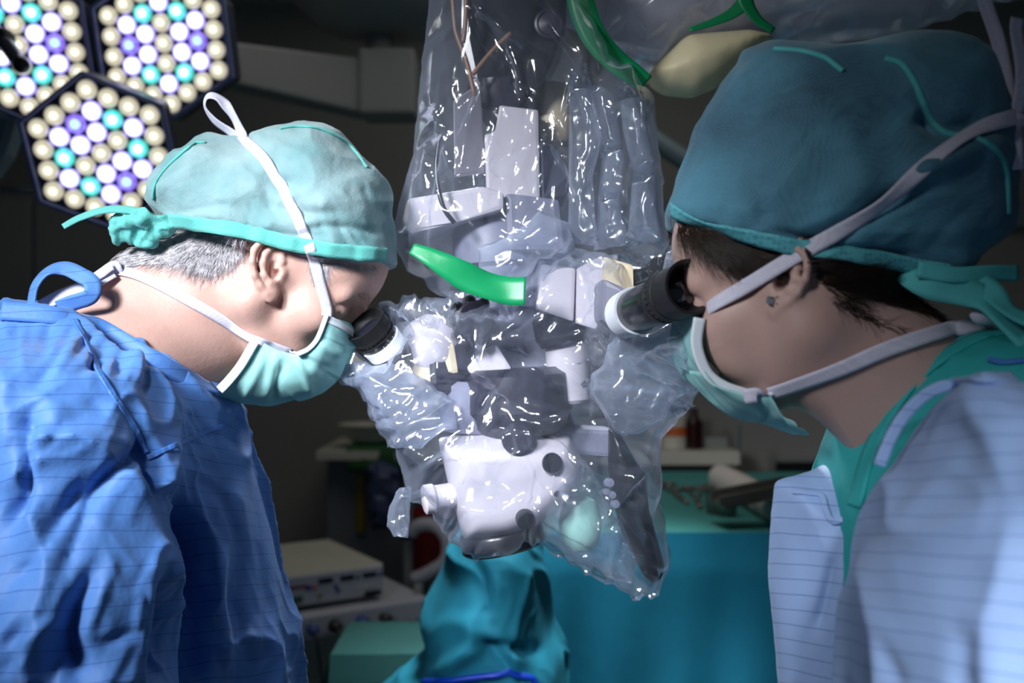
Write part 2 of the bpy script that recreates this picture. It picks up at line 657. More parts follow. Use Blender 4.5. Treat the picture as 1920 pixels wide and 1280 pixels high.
def material(name, col, rough=0.5, metal=0.0, spec=0.5, var=0.0, vscale=8.0, col2=None, bump=0.0, bscale=60.0, bump2=0.0, b2scale=400.0,
             sss=0.0, sheen=0.0, emit=None, estr=0.0, coat=0.0, weave=None, stretch=(1, 1, 1), stripes=None, alpha=None, transl=0.0):
    m = bpy.data.materials.new(name)
    m.use_nodes = True
    nt = m.node_tree
    N, L = nt.nodes, nt.links
    b = N['Principled BSDF']
    b.inputs['Base Color'].default_value = (*col, 1)
    b.inputs['Roughness'].default_value = rough
    b.inputs['Metallic'].default_value = metal
    b.inputs['Specular IOR Level'].default_value = spec
    if sss:
        b.inputs['Subsurface Weight'].default_value = sss
        b.inputs['Subsurface Radius'].default_value = (0.012, 0.005, 0.003)
        b.inputs['Subsurface Scale'].default_value = 0.6
    if sheen:
        b.inputs['Sheen Weight'].default_value = sheen
    if coat:
        b.inputs['Coat Weight'].default_value = coat
    if emit:
        b.inputs['Emission Color'].default_value = (*emit, 1)
        b.inputs['Emission Strength'].default_value = estr
    tc = N.new('ShaderNodeTexCoord')
    mp = N.new('ShaderNodeMapping')
    mp.inputs['Scale'].default_value = stretch
    L.new(tc.outputs['Object'], mp.inputs['Vector'])
    colsock = None
    if var or col2:
        n = N.new('ShaderNodeTexNoise')
        n.inputs['Scale'].default_value = vscale
        n.inputs['Detail'].default_value = 5
        L.new(mp.outputs[0], n.inputs['Vector'])
        rp = N.new('ShaderNodeValToRGB')
        c2 = col2 or tuple(max(0, c * (1 - var)) for c in col)
        c1 = col if col2 else tuple(min(1, c * (1 + var)) for c in col)
        rp.color_ramp.elements[0].position = 0.3
        rp.color_ramp.elements[1].position = 0.7
        rp.color_ramp.elements[0].color = (*c2, 1)
        rp.color_ramp.elements[1].color = (*c1, 1)
        L.new(n.outputs['Fac'], rp.inputs['Fac'])
        colsock = rp.outputs['Color']
    if stripes:
        # thin woven pin stripes: (direction vector, spacing, width fraction, stripe colour)
        dv, sp, wf, sc = stripes
        dot = N.new('ShaderNodeVectorMath')
        dot.operation = 'DOT_PRODUCT'
        dot.inputs[1].default_value = dv
        L.new(tc.outputs['Object'], dot.inputs[0])
        nz = N.new('ShaderNodeTexNoise')
        nz.inputs['Scale'].default_value = 7.0
        L.new(tc.outputs['Object'], nz.inputs['Vector'])
        ma = N.new('ShaderNodeMath')
        ma.operation = 'MULTIPLY_ADD'
        ma.inputs[1].default_value = sp * 1.3
        L.new(nz.outputs['Fac'], ma.inputs[0])
        L.new(dot.outputs['Value'], ma.inputs[2])
        dvd = N.new('ShaderNodeMath')
        dvd.operation = 'DIVIDE'
        dvd.inputs[1].default_value = sp
        L.new(ma.outputs[0], dvd.inputs[0])
        fr = N.new('ShaderNodeMath')
        fr.operation = 'FRACT'
        L.new(dvd.outputs[0], fr.inputs[0])
        lt = N.new('ShaderNodeMath')
        lt.operation = 'LESS_THAN'
        lt.inputs[1].default_value = wf
        L.new(fr.outputs[0], lt.inputs[0])
        mx = N.new('ShaderNodeMix')
        mx.data_type = 'RGBA'
        L.new(lt.outputs[0], mx.inputs['Factor'])
        if colsock:
            L.new(colsock, mx.inputs['A'])
        else:
            mx.inputs['A'].default_value = (*col, 1)
        mx.inputs['B'].default_value = (*sc, 1)
        colsock = mx.outputs['Result']
    if weave:
        # (scale, colour, amount): dotted non-woven emboss
        v = N.new('ShaderNodeTexVoronoi')
        v.inputs['Scale'].default_value = weave[0]
        v.inputs['Randomness'].default_value = 0.25
        L.new(mp.outputs[0], v.inputs['Vector'])
        lt = N.new('ShaderNodeMapRange')
        lt.inputs['From Min'].default_value = 0.15
        lt.inputs['From Max'].default_value = 0.5
        lt.inputs['To Min'].default_value = weave[2]
        lt.inputs['To Max'].default_value = 0
        L.new(v.outputs['Distance'], lt.inputs['Value'])
        mx = N.new('ShaderNodeMix')
        mx.data_type = 'RGBA'
        L.new(lt.outputs[0], mx.inputs['Factor'])
        if colsock:
            L.new(colsock, mx.inputs['A'])
        else:
            mx.inputs['A'].default_value = (*col, 1)
        mx.inputs['B'].default_value = (*weave[1], 1)
        colsock = mx.outputs['Result']
    if colsock:
        L.new(colsock, b.inputs['Base Color'])
    last = None
    for (st, scl) in ((bump, bscale), (bump2, b2scale)):
        if st:
            n = N.new('ShaderNodeTexNoise')
            n.inputs['Scale'].default_value = scl
            n.inputs['Detail'].default_value = 4
            L.new(mp.outputs[0], n.inputs['Vector'])
            bp = N.new('ShaderNodeBump')
            bp.inputs['Strength'].default_value = st
            bp.inputs['Distance'].default_value = 0.004
            L.new(n.outputs['Fac'], bp.inputs['Height'])
            if last:
                L.new(last.outputs[0], bp.inputs['Normal'])
            last = bp
    if last:
        L.new(last.outputs[0], b.inputs['Normal'])
    if transl:
        out = N['Material Output']
        tr = N.new('ShaderNodeBsdfTranslucent')
        if colsock:
            L.new(colsock, tr.inputs['Color'])
        else:
            tr.inputs['Color'].default_value = (*col, 1)
        ms = N.new('ShaderNodeMixShader')
        ms.inputs[0].default_value = transl
        L.new(b.outputs[0], ms.inputs[1])
        L.new(tr.outputs[0], ms.inputs[2])
        L.new(ms.outputs[0], out.inputs['Surface'])
    return m


def plastic_film(name, haze=0.07, hcol=(0.78, 0.86, 1.0), rough=0.07, ior=1.5, bump=0.25, bscale=90, gain=1.0):
    m = bpy.data.materials.new(name)
    m.use_nodes = True
    N, L = m.node_tree.nodes, m.node_tree.links
    N.remove(N['Principled BSDF'])
    out = N['Material Output']
    tc = N.new('ShaderNodeTexCoord')
    nz = N.new('ShaderNodeTexNoise')
    nz.inputs['Scale'].default_value = bscale
    nz.inputs['Detail'].default_value = 3
    L.new(tc.outputs['Object'], nz.inputs['Vector'])
    bp = N.new('ShaderNodeBump')
    bp.inputs['Strength'].default_value = bump
    bp.inputs['Distance'].default_value = 0.003
    L.new(nz.outputs['Fac'], bp.inputs['Height'])
    tr = N.new('ShaderNodeBsdfTransparent')
    tr.inputs[0].default_value = (0.97, 0.98, 1.0, 1)
    df = N.new('ShaderNodeBsdfDiffuse')
    df.inputs[0].default_value = (*hcol, 1)
    L.new(bp.outputs[0], df.inputs['Normal'])
    tl = N.new('ShaderNodeBsdfTranslucent')
    tl.inputs[0].default_value = (*hcol, 1)
    m0 = N.new('ShaderNodeMixShader')
    m0.inputs[0].default_value = 0.5
    L.new(df.outputs[0], m0.inputs[1])
    L.new(tl.outputs[0], m0.inputs[2])
    m1 = N.new('ShaderNodeMixShader')
    # a slanted sheet is crossed over a longer path, so it looks milkier
    lw = N.new('ShaderNodeLayerWeight')
    lw.inputs['Blend'].default_value = 0.5
    pw_ = N.new('ShaderNodeMath')
    pw_.operation = 'POWER'
    pw_.inputs[1].default_value = 2.2
    L.new(lw.outputs['Facing'], pw_.inputs[0])
    hz = N.new('ShaderNodeMath')
    hz.operation = 'MULTIPLY_ADD'
    hz.use_clamp = True
    hz.inputs[1].default_value = haze * 5.0
    hz.inputs[2].default_value = haze
    L.new(pw_.outputs[0], hz.inputs[0])
    L.new(hz.outputs[0], m1.inputs[0])
    L.new(tr.outputs[0], m1.inputs[1])
    L.new(m0.outputs[0], m1.inputs[2])
    gl = N.new('ShaderNodeBsdfGlossy')
    gl.inputs['Roughness'].default_value = rough
    L.new(bp.outputs[0], gl.inputs['Normal'])
    fr = N.new('ShaderNodeFresnel')
    # thin sheet: the same reflectance from either side
    ge = N.new('ShaderNodeNewGeometry')
    io = N.new('ShaderNodeMapRange')
    io.inputs['To Min'].default_value = ior
    io.inputs['To Max'].default_value = 1.0 / ior
    L.new(ge.outputs['Backfacing'], io.inputs['Value'])
    L.new(io.outputs[0], fr.inputs['IOR'])
    L.new(bp.outputs[0], fr.inputs['Normal'])
    mu = N.new('ShaderNodeMath')
    mu.operation = 'MULTIPLY'
    mu.use_clamp = True
    mu.inputs[1].default_value = gain
    L.new(fr.outputs[0], mu.inputs[0])
    m2 = N.new('ShaderNodeMixShader')
    mi = N.new('ShaderNodeMath')
    mi.operation = 'MINIMUM'
    mi.inputs[1].default_value = 0.42
    L.new(mu.outputs[0], mi.inputs[0])
    L.new(mi.outputs[0], m2.inputs[0])
    L.new(m1.outputs[0], m2.inputs[1])
    L.new(gl.outputs[0], m2.inputs[2])
    L.new(m2.outputs[0], out.inputs['Surface'])
    return m


MT = {}
MT['skin_man'] = material('skin_fair', (0.60, 0.375, 0.315), 0.5, var=0.10, vscale=22, bump=0.10, bscale=260, bump2=0.12, b2scale=900, sss=0.25, spec=0.4)
MT['skin_woman'] = material('skin_pale', (0.50, 0.33, 0.29), 0.48, var=0.06, vscale=20, bump=0.05, bscale=300, sss=0.25, spec=0.4)
MT['hair_grey'] = material('hair_grey', (0.62, 0.60, 0.63), 0.45, var=0.35, vscale=160)
MT['hair_brown'] = material('hair_brown', (0.030, 0.018, 0.012), 0.4, var=0.4, vscale=140)
MT['cap_man'] = material('cap_nonwoven_mint', lin((158, 188, 192)), 0.82, var=0.10, vscale=16, col2=lin((108, 160, 164)), bump=0.25, bscale=120, bump2=0.3, b2scale=900, sheen=0.2, transl=0.15)
MT['cap_band'] = material('cap_band_mint', lin((92, 184, 176)), 0.7, var=0.05, bump2=0.3, b2scale=900, sheen=0.2)
MT['cap_woman'] = material('cap_nonwoven_teal', lin((84, 148, 172)), 0.75, vscale=11, col2=lin((52, 88, 110)), bump=0.2, bscale=110, bump2=0.3, b2scale=700, sheen=0.15, weave=(700, lin((110, 180, 195)), 0.35))
MT['cap_band_woman'] = material('cap_band_teal', lin((98, 190, 200)), 0.7, weave=(230, lin((40, 100, 120)), 0.5), bump2=0.3, b2scale=700)
MT['piping'] = material('cap_piping', lin((84, 190, 190)), 0.65, bump2=0.3, b2scale=1500)
MT['mask'] = material('mask_mint', lin((158, 218, 216)), 0.75, var=0.05, vscale=30, bump=0.12, bscale=90, bump2=0.25, b2scale=1400, transl=0.15)
MT['mask_edge'] = material('mask_edge_white', lin((224, 234, 244)), 0.7, bump2=0.35, b2scale=1500)
MT['strap'] = material('strap_white', lin((216, 214, 230)), 0.75, weave=(620, lin((150, 150, 185)), 0.55), bump2=0.3, b2scale=1300)
MT['gown_man'] = material('gown_blue', lin((80, 132, 204)), 0.62, var=0.06, vscale=9, bump=0.22, bscale=38, bump2=0.10, b2scale=220, sheen=0.15,
                          stripes=((-0.12, 0.25, 0.96), 0.0155, 0.06, lin((56, 100, 176))))
MT['gown_woman'] = material('gown_pale_blue', lin((158, 186, 232)), 0.55, var=0.05, vscale=9, bump=0.15, bscale=30, sheen=0.15,
                            stripes=((0.16, 0.2, 0.97), 0.0125, 0.06, lin((104, 134, 190))))
MT['gown_seam'] = material('gown_seam_blue', lin((70, 122, 200)), 0.55, bump=0.5, bscale=160)
MT['scrub'] = material('scrub_teal', lin((40, 168, 168)), 0.7, var=0.06, bump2=0.3, b2scale=1200)
MT['eye'] = material('eye_white', (0.6, 0.58, 0.56), 0.15, coat=0.6)
MT['brow'] = material('brow_grey', (0.16, 0.13, 0.12), 0.5)
MT['metal'] = material('steel', (0.55, 0.55, 0.57), 0.25, metal=1.0)
MT['gem'] = material('stone_clear', (0.8, 0.8, 0.85), 0.05, metal=0.85)

# ================================================================== the room
MT['wall'] = material('wall_paint', (0.30, 0.30, 0.28), 0.8, var=0.06, vscale=1.5)
MT['wall2'] = material('wall_panel', (0.22, 0.24, 0.27), 0.7, var=0.05, vscale=1.5)
MT['ceil'] = material('ceiling_paint', (0.36, 0.37, 0.36), 0.8, var=0.05, vscale=1.0)
MT['floor'] = material('floor_vinyl', (0.16, 0.19, 0.19), 0.35, var=0.10, vscale=6)
MT['dark'] = material('dark_plastic', (0.02, 0.021, 0.025), 0.4)
MT['black'] = material('black_plastic', (0.010, 0.010, 0.012), 0.35)
MT['cream'] = material('cream_enamel', (0.62, 0.60, 0.52), 0.45, var=0.04)
MT['greyp'] = material('grey_enamel', (0.26, 0.265, 0.265), 0.5)
MT['lilac'] = material('pale_grey_plastic', (0.50, 0.50, 0.56), 0.45)
MT['drape'] = material('drape_teal', lin((14, 134, 166)), 0.8, var=0.08, vscale=5, bump=0.2, bscale=30, bump2=0.2, b2scale=900)
MT['drape_top'] = material('drape_green', lin((62, 140, 136)), 0.8, var=0.08, vscale=5, bump2=0.2, b2scale=900)
MT['drape_dark'] = material('drape_dark_green', lin((45, 95, 92)), 0.8, var=0.06, vscale=5, bump=0.2, bscale=20)
MT['towel'] = material('towel_white', lin((205, 196, 190)), 0.9, bump=0.4, bscale=200)
MT['red'] = material('red_plastic', lin((120, 22, 30)), 0.4)
MT['maroon'] = material('maroon_glass', lin((45, 8, 12)), 0.2)
MT['yellow'] = material('yellow_plastic', lin((150, 130, 20)), 0.5)
MT['orange'] = material('orange_label', lin((200, 100, 40)), 0.5)
MT['green'] = material('green_cloth', lin((40, 95, 50)), 0.8)
MT['bluebag'] = material('blue_grey_bag', lin((70, 84, 120)), 0.35, bump=0.5, bscale=40)
MT['cable_blue'] = material('cable_blue', lin((20, 70, 200)), 0.4)
MT['screen'] = material('display_dark', (0.012, 0.014, 0.016), 0.2)
MT['label_blue'] = material('print_blue', lin((60, 80, 150)), 0.5)
MT['label_red'] = material('print_red', lin((140, 60, 90)), 0.5)
MT['lcd'] = material('display_green', lin((70, 100, 90)), 0.3)

RX0, RX1, RY0, RY1, RZ = -2.7, 2.7, -2.4, 4.3, 2.95


def slab(name, lo, hi, m):
    c = [(a + b) / 2 for a, b in zip(lo, hi)]
    s = [b - a for a, b in zip(lo, hi)]
    o = box(name, c, s, m, None, bevel=0)
    o['kind'] = 'structure'
    return o


slab('floor', (RX0, RY0, -0.05), (RX1, RY1, 0.0), MT['floor'])
slab('ceiling', (RX0, RY0, RZ), (RX1, RY1, RZ + 0.05), MT['ceil'])
slab('wall_back', (RX0, RY1, 0), (RX1, RY1 + 0.08, RZ), MT['wall'])
slab('wall_left', (RX0 - 0.08, RY0, 0), (RX0, RY1, RZ), MT['wall2'])
slab('wall_right', (RX1, RY0, 0), (RX1 + 0.08, RY1, RZ), MT['wall'])
# recessed cupboard doors along the back wall, upper left, and a dark service rail above them
wl = empty('cupboard', (-1.9, 4.2, 0))
tag(wl, 'tall grey wall cupboard behind the lamp on the left', 'cupboard')
box('carcass', (-1.92, 4.14, 1.05), (1.1, 0.30, 2.1), MT['wall2'], wl, bevel=0.004)
for i in range(2):
    dr = box('door', (-2.19 + 0.55 * i, 3.985, 1.05), (0.53, 0.02, 2.04), MT['wall'], wl, bevel=0.004)
    tube('handle', [(-1.96 + 0.1 * i, 3.965, 1.0), (-1.96 + 0.1 * i, 3.95, 1.03), (-1.96 + 0.1 * i, 3.95, 1.17), (-1.96 + 0.1 * i, 3.965, 1.2)], 0.006, MT['metal'], dr, 8, 3)
rail = box('wall_rail', (0.0, 4.27, 2.05), (4.6, 0.05, 0.12), MT['wall2'], None, bevel=0.006)
tag(rail, 'long grey service rail along the back wall', 'rail')

# ceiling pendant: canopy, column, joint box and arm running left
pd = empty('ceiling_pendant', P(712, 60, 3.1))
tag(pd, 'grey ceiling pendant with square joint box and swing arm between surgeon and microscope', 'pendant')
q = P(712, 0, 3.1)
lathe('canopy', (q.x, q.y, RZ), (q.x, q.y, 0), [(0.0, 0.30), (0.30, 0.30), (0.40, 0.27), (0.47, 0.19), (0.50, 0.06)], MT['greyp'], pd, 48)
lathe('column', (q.x, q.y, 2.5), (q.x, q.y, 0), [(0, 0.042), (0.14, 0.042)], MT['greyp'], pd, 28)
box('joint_box', P(731, 163, 3.1), (0.17, 0.16, 0.20), MT['greyp'], pd, bevel=0.012)
a0, a1 = P(690, 170, 3.1), P(380, 115, 2.9)
bm = bmesh.new()
u = (a1 - a0).normalized()
sd = u.cross(Vector((0, 0, 1))).normalized()
up_ = sd.cross(u)
vs = []
for t, hh in ((0, 0.085), (1, 0.055)):
    c = a0.lerp(a1, t)
    vs.append([bm.verts.new(c + sd * (0.05 * i) + up_ * (hh * j)) for i, j in ((-1, -1), (1, -1), (1, 1), (-1, 1))])
bm.faces.new(vs[0])
bm.faces.new(vs[1][::-1])
for k in range(4):
    bm.faces.new((vs[0][k], vs[0][(k + 1) % 4], vs[1][(k + 1) % 4], vs[1][k]))
bm_obj('swing_arm', bm, MT['greyp'], pd, False, 0.01)

# slanting pipe behind the microscope on the right
tube_o = tube('wall_pipe', [P(1150, 205, 3.4), P(1225, 262, 3.4), P(1300, 312, 3.4), P(1420, 395, 3.4)], 0.034, material('pipe_blue', lin((120, 140, 150)), 0.4), None, 16, 3)
tag(tube_o, 'blue-grey pipe slanting down behind the microscope drape', 'pipe')

# ------------------------------------------------------------------ LED theatre light with three hexagonal heads
MT['lamp_frame'] = material('lamp_frame', lin((120, 130, 185)), 0.35)
MT['lamp_body'] = material('lamp_body', lin((38, 44, 66)), 0.4)
MT['lamp_face'] = material('lamp_face', lin((60, 62, 90)), 0.4)


def lens_mat(name, stops, strength):
    m = bpy.data.materials.new(name)
    m.use_nodes = True
    N, L = m.node_tree.nodes, m.node_tree.links
    N.remove(N['Principled BSDF'])
    tc = N.new('ShaderNodeTexCoord')
    ln = N.new('ShaderNodeVectorMath')
    ln.operation = 'LENGTH'
    sx = N.new('ShaderNodeVectorMath')
    sx.operation = 'MULTIPLY'
    sx.inputs[1].default_value = (1 / 0.0205, 1 / 0.0205, 0)
    L.new(tc.outputs['Object'], sx.inputs[0])
    L.new(sx.outputs[0], ln.inputs[0])
    rp = N.new('ShaderNodeValToRGB')
    cr = rp.color_ramp
    while len(cr.elements) < len(stops):
        cr.elements.new(0.5)
    for e, (p_, c_) in zip(cr.elements, stops):
        e.position = p_
        e.color = (*c_, 1)
    L.new(ln.outputs['Value'], rp.inputs['Fac'])
    em = N.new('ShaderNodeEmission')
    em.inputs['Strength'].default_value = strength
    L.new(rp.outputs['Color'], em.inputs['Color'])
    gl = N.new('ShaderNodeBsdfGlossy')
    gl.inputs['Roughness'].default_value = 0.15
    gl.inputs['Color'].default_value = (0.5, 0.5, 0.5, 1)
    ad = N.new('ShaderNodeAddShader')
    L.new(em.outputs[0], ad.inputs[0])
    L.new(gl.outputs[0], ad.inputs[1])
    L.new(ad.outputs[0], N['Material Output'].inputs['Surface'])
    return m


LM = {
    'w': lens_mat('led_white', [(0.0, (1, 1, 1)), (0.62, (0.95, 0.95, 1)), (0.80, (0.42, 0.38, 0.95)), (1.0, (0.10, 0.08, 0.40))], 2.4),
    'g': lens_mat('led_green', [(0.0, (0.9, 1, 1)), (0.38, (0.75, 1, 0.97)), (0.62, (0.02, 0.62, 0.55)), (1.0, (0.0, 0.16, 0.16))], 2.0),
    'v': lens_mat('led_violet', [(0.0, (0.50, 0.80, 1)), (0.42, (0.42, 0.68, 1)), (0.62, (0.20, 0.10, 0.85)), (1.0, (0.07, 0.03, 0.35))], 1.6),
    'c': lens_mat('led_warm', [(0.0, (1, 0.97, 0.82)), (0.30, (0.90, 0.85, 0.68)), (0.50, (0.42, 0.40, 0.29)), (0.8, (0.34, 0.31, 0.22)), (1.0, (0.12, 0.11, 0.10))], 1.7),
}
lm_ = []
lf_ = []
nl = 20
prof_ = [(0.0205, 0.0), (0.0185, 0.003), (0.015, 0.006), (0.009, 0.0085), (0.0, 0.0095)]
for r_, z_ in prof_[:-1]:
    for k in range(nl):
        lm_.append((r_ * math.cos(2 * math.pi * k / nl), r_ * math.sin(2 * math.pi * k / nl), z_))
lm_.append((0, 0, 0.0095))
for i in range(len(prof_) - 2):
    for k in range(nl):
        lf_.append((i * nl + k, i * nl + (k + 1) % nl, (i + 1) * nl + (k + 1) % nl, (i + 1) * nl + k))
for k in range(nl):
    lf_.append(((len(prof_) - 2) * nl + k, (len(prof_) - 2) * nl + (k + 1) % nl, len(lm_) - 1))
lens_mesh = {}
for key, m in LM.items():
    me = bpy.data.meshes.new('lens_' + key)
    me.from_pydata(lm_, [], lf_)
    me.polygons.foreach_set('use_smooth', [True] * len(me.polygons))
    me.materials.append(m)
    lens_mesh[key] = me

lamp_t = empty('surgical_light', P(150, 160, 2.15))
tag(lamp_t, 'theatre light with three hexagonal heads of glowing white green and violet lenses', 'lamp')
pattern = {}
COLS = {-2: ['w', 'v', 'w'], -1: ['g', 'w', 'w', 'g'], 0: ['w', 'c', 'c', 'c', 'w'], 1: ['g', 'w', 'w', 'g'], 2: ['w', 'v', 'w']}


def hex_head(px, py, d, nrm, roll, rotpat):
    c = P(px, py, d)
    w = Vector(nrm).normalized()                       # out of the lamp face
    upv = Vector((0, 0, 1))
    v = (upv - w * upv.dot(w)).normalized()
    u = v.cross(w)
    cr, sr = math.cos(roll), math.sin(roll)
    u, v = u * cr + v * sr, v * cr - u * sr
    A = 0.0425
    Rv = 3.40 * A * 1.1547 * 0.98                        # corner radius of the hexagonal frame
    cor = [(Rv * math.sin(math.radians(60 * k)), Rv * math.cos(math.radians(60 * k))) for k in range(6)]
    head = prism('lamp_head', [c - w * 0.012 + u * a + v * b for a, b in cor], 0.075, MT['lamp_body'], lamp_t, 0.008, -w)
    # raised rim
    bm = bmesh.new()
    ri = [bm.verts.new(c + w * 0.006 + u * a * 0.955 + v * b * 0.955) for a, b in cor]
    ro = [bm.verts.new(c + w * 0.006 + u * a * 1.01 + v * b * 1.01) for a, b in cor]
    ri2 = [bm.verts.new(c - w * 0.014 + u * a * 0.955 + v * b * 0.955) for a, b in cor]
    ro2 = [bm.verts.new(c - w * 0.014 + u * a * 1.01 + v * b * 1.01) for a, b in cor]
    for k in range(6):
        k2 = (k + 1) % 6
        bm.faces.new((ri[k], ri[k2], ro[k2], ro[k]))
        bm.faces.new((ro[k], ro[k2], ro2[k2], ro2[k]))
        bm.faces.new((ri2[k], ri2[k2], ri[k2], ri[k]))
        bm.faces.new((ro2[k], ro2[k2], ri2[k2], ri2[k]))
    bm_obj('rim', bm, MT['lamp_frame'], head, False, 0.0015, 1)
    Mw = Matrix.Translation(c - w * 0.012) @ Matrix((u, v, w)).transposed().to_4x4()
    for q_ in range(-3, 4):
        n_ = 7 - abs(q_)
        for i in range(n_):
            x, y = q_ * A * 0.866, ((n_ - 1) / 2 - i) * A
            # look the colour up in the turned pattern
            ca, sa = math.cos(rotpat), math.sin(rotpat)
            X, Y = x * ca - y * sa, x * sa + y * ca
            qq = round(X / (A * 0.866))
            nn = 5 - abs(qq)
            key = 'c'
            if abs(qq) <= 2:
                ii = round((nn - 1) / 2 - Y / A)
                if 0 <= ii < nn and len(COLS[qq]) == nn:
                    key = COLS[qq][ii]
            o = bpy.data.objects.new('lens', lens_mesh[key])
            COL.objects.link(o)
            o.parent = head
            o.matrix_local = Mw @ Matrix.Translation((x, y, 0))
    return head


hex_head(32, 84, 2.10, (0.22, -1, -0.22), math.radians(7), 0)
hex_head(304, 80, 2.14, (0.02, -1, -0.20), math.radians(4), 0)
hex_head(188, 288, 2.04, (0.16, -1, -0.30), math.radians(9), math.radians(60))
# spider carrying the three heads, the swing arm behind and the steering handle
hubp = P(160, 155, 2.26)
lathe('hub', hubp, hubp + Vector((0, 1, 0.1)), [(0, 0.05), (0.06, 0.055), (0.09, 0.03)], MT['lamp_body'], lamp_t, 28)
for q_ in ((38, 88), (303, 82), (190, 280)):
    tube('spider_arm', [hubp + Vector((0, 0.03, 0)), P(q_[0], q_[1], 2.24)], 0.018, MT['lamp_body'], lamp_t, 12, 1)
tube('swing_arm', [P(200, 355, 2.35), P(60, 356, 2.3), P(5, 355, 2.3)], 0.0085, MT['metal'], lamp_t, 12, 3)
tube('swing_arm', [P(312, 200, 2.5), P(318, 300, 2.5), P(322, 420, 2.55)], 0.012, MT['lamp_body'], lamp_t, 12, 3)
hd = tube('steering_handle', [P(-8, 60, 1.98), P(18, 92, 1.93), P(40, 122, 1.89)], 0.015, material('handle_steel', (0.4, 0.4, 0.55), 0.2, metal=0.9), lamp_t, 16, 3)
lathe('handle_tip', P(36, 117, 1.895), P(48, 133, 1.87), [(0, 0.012), (0.006, 0.0155), (0.016, 0.0155), (0.022, 0.010), (0.024, 0.003)], MT['black'], hd, 20)
lathe('handle_collar', P(2, 70, 1.96), P(16, 92, 1.94), [(0, 0.022), (0.012, 0.024), (0.02, 0.018)], MT['black'], hd, 20)

# pale wall monitor whose edge shows at the left of the frame
mon = empty('monitor', P(-30, 260, 2.3))
tag(mon, 'pale blue panel cut off at the left edge below the lamp', 'panel')
prism('panel_frame', [P(-160, 200, 2.3), P(36, 212, 2.3), P(10, 290, 2.3), P(-18, 330, 2.3), P(-160, 330, 2.3)], 0.05, material('panel_pale', lin((150, 175, 190)), 0.4), mon, 0.004)
prism('panel_screen', [P(-150, 208, 2.298), P(14, 222, 2.298), P(-6, 285, 2.298), P(-40, 322, 2.298), P(-150, 322, 2.298)], 0.01, material('panel_inset', lin((110, 140, 165)), 0.3), mon, 0.002)

# ------------------------------------------------------------------ instrument table with teal drape
TZ = 1.06


def T(px, py, lift=0.0):
    d = (CAMZ - TZ - lift) * FPX / (py - 640)
    return P(px, py, d)


tab = empty('instrument_table', (0.35, 2.7, 0))
tag(tab, 'instrument table covered to the floor by a dark teal drape', 'table')
fl_, bk_, lx, rx = 2.28, 3.36, 0.00, 1.15
for x in (lx + 0.08, rx - 0.08):
    for y in (fl_ + 0.08, bk_ - 0.08):
        lathe('leg', (x, y, 0.0), (x, y, 1), [(0, 0.025), (0.03, 0.02), (TZ - 0.06, 0.02)], MT['metal'], tab, 16)
box('table_top', ((lx + rx) / 2, (fl_ + bk_) / 2, TZ - 0.035), (rx - lx - 0.06, bk_ - fl_ - 0.06, 0.04), MT['metal'], tab, bevel=0.004)
# top sheet
nx, ny = 60, 50
V, F = [], []
for j in range(ny + 1):
    for i in range(nx + 1):
        V.append((lx + (rx - lx) * i / nx, fl_ + (bk_ - fl_) * j / ny, TZ))
V = np.array(V)
V[:, 2] += pn(V * 4) * 0.004 + (ridge(V * 3) - 0.5) * 0.002
for j in range(ny):
    for i in range(nx):
        a = j * (nx + 1) + i
        F.append((a, a + 1, a + nx + 2, a + nx + 1))
mkobj('drape_top_sheet', V, np.array(F), MT['drape_top'], tab)


def skirt(name, a, b, ztop, zbot, outn, amp, seed, mat, parent, nx=90, nz=50, kf=9.0):
    a, b, outn = Vector(a), Vector(b), Vector(outn)
    L_ = (b - a).length
    V, F = [], []
    for j in range(nz + 1):
        t = j / nz
        for i in range(nx + 1):
            s = i / nx
            p = a.lerp(b, s)
            V.append((p.x, p.y, ztop + (zbot - ztop) * t))
    V = np.array(V)
    s = np.tile(np.arange(nx + 1) / nx, nz + 1) * L_
    t = np.repeat(np.arange(nz + 1) / nz, nx + 1)
    f = pn(np.stack([s * kf, t * 0.8 + seed, np.full_like(s, seed)], 1)) + 0.5 * pn(np.stack([s * kf * 2.3, t * 1.5, np.full_like(s, seed + 4)], 1))
    off = amp * f * np.minimum(1, t * 1.6) + 0.012 * np.minimum(1, t * 12) + 0.06 * t
    V += np.outer(off, np.array(outn))
    for j in range(nz):
        for i in range(nx):
            k = j * (nx + 1) + i
            F.append((k, k + 1, k + nx + 2, k + nx + 1))
    return mkobj(name, V, np.array(F), mat, parent)


skirt('drape_front', (lx, fl_, 0), (rx, fl_, 0), TZ + 0.003, 0.05, (0, -1, 0), 0.10, 2.0, MT['drape'], tab, 140, 60, kf=4)
skirt('drape_side', (lx, fl_, 0), (lx, bk_, 0), TZ + 0.003, 0.05, (-1, 0, 0), 0.05, 6.0, MT['drape'], tab)
skirt('drape_side', (rx, fl_, 0), (rx, bk_, 0), TZ + 0.003, 0.05, (1, 0, 0), 0.05, 8.0, MT['drape'], tab)

# instruments on the table
MT['instr'] = material('instrument_steel', (0.22, 0.20, 0.18), 0.35, metal=0.7)


def ring(name, c, r, th, mat, parent, flat=0.6):
    pts = [c + Vector((r * math.cos(a), r * flat * math.sin(a) * 2.2, 0)) for a in np.linspace(0, 2 * math.pi, 14)]
    return tube(name, pts, th, mat, parent, 8, 2)


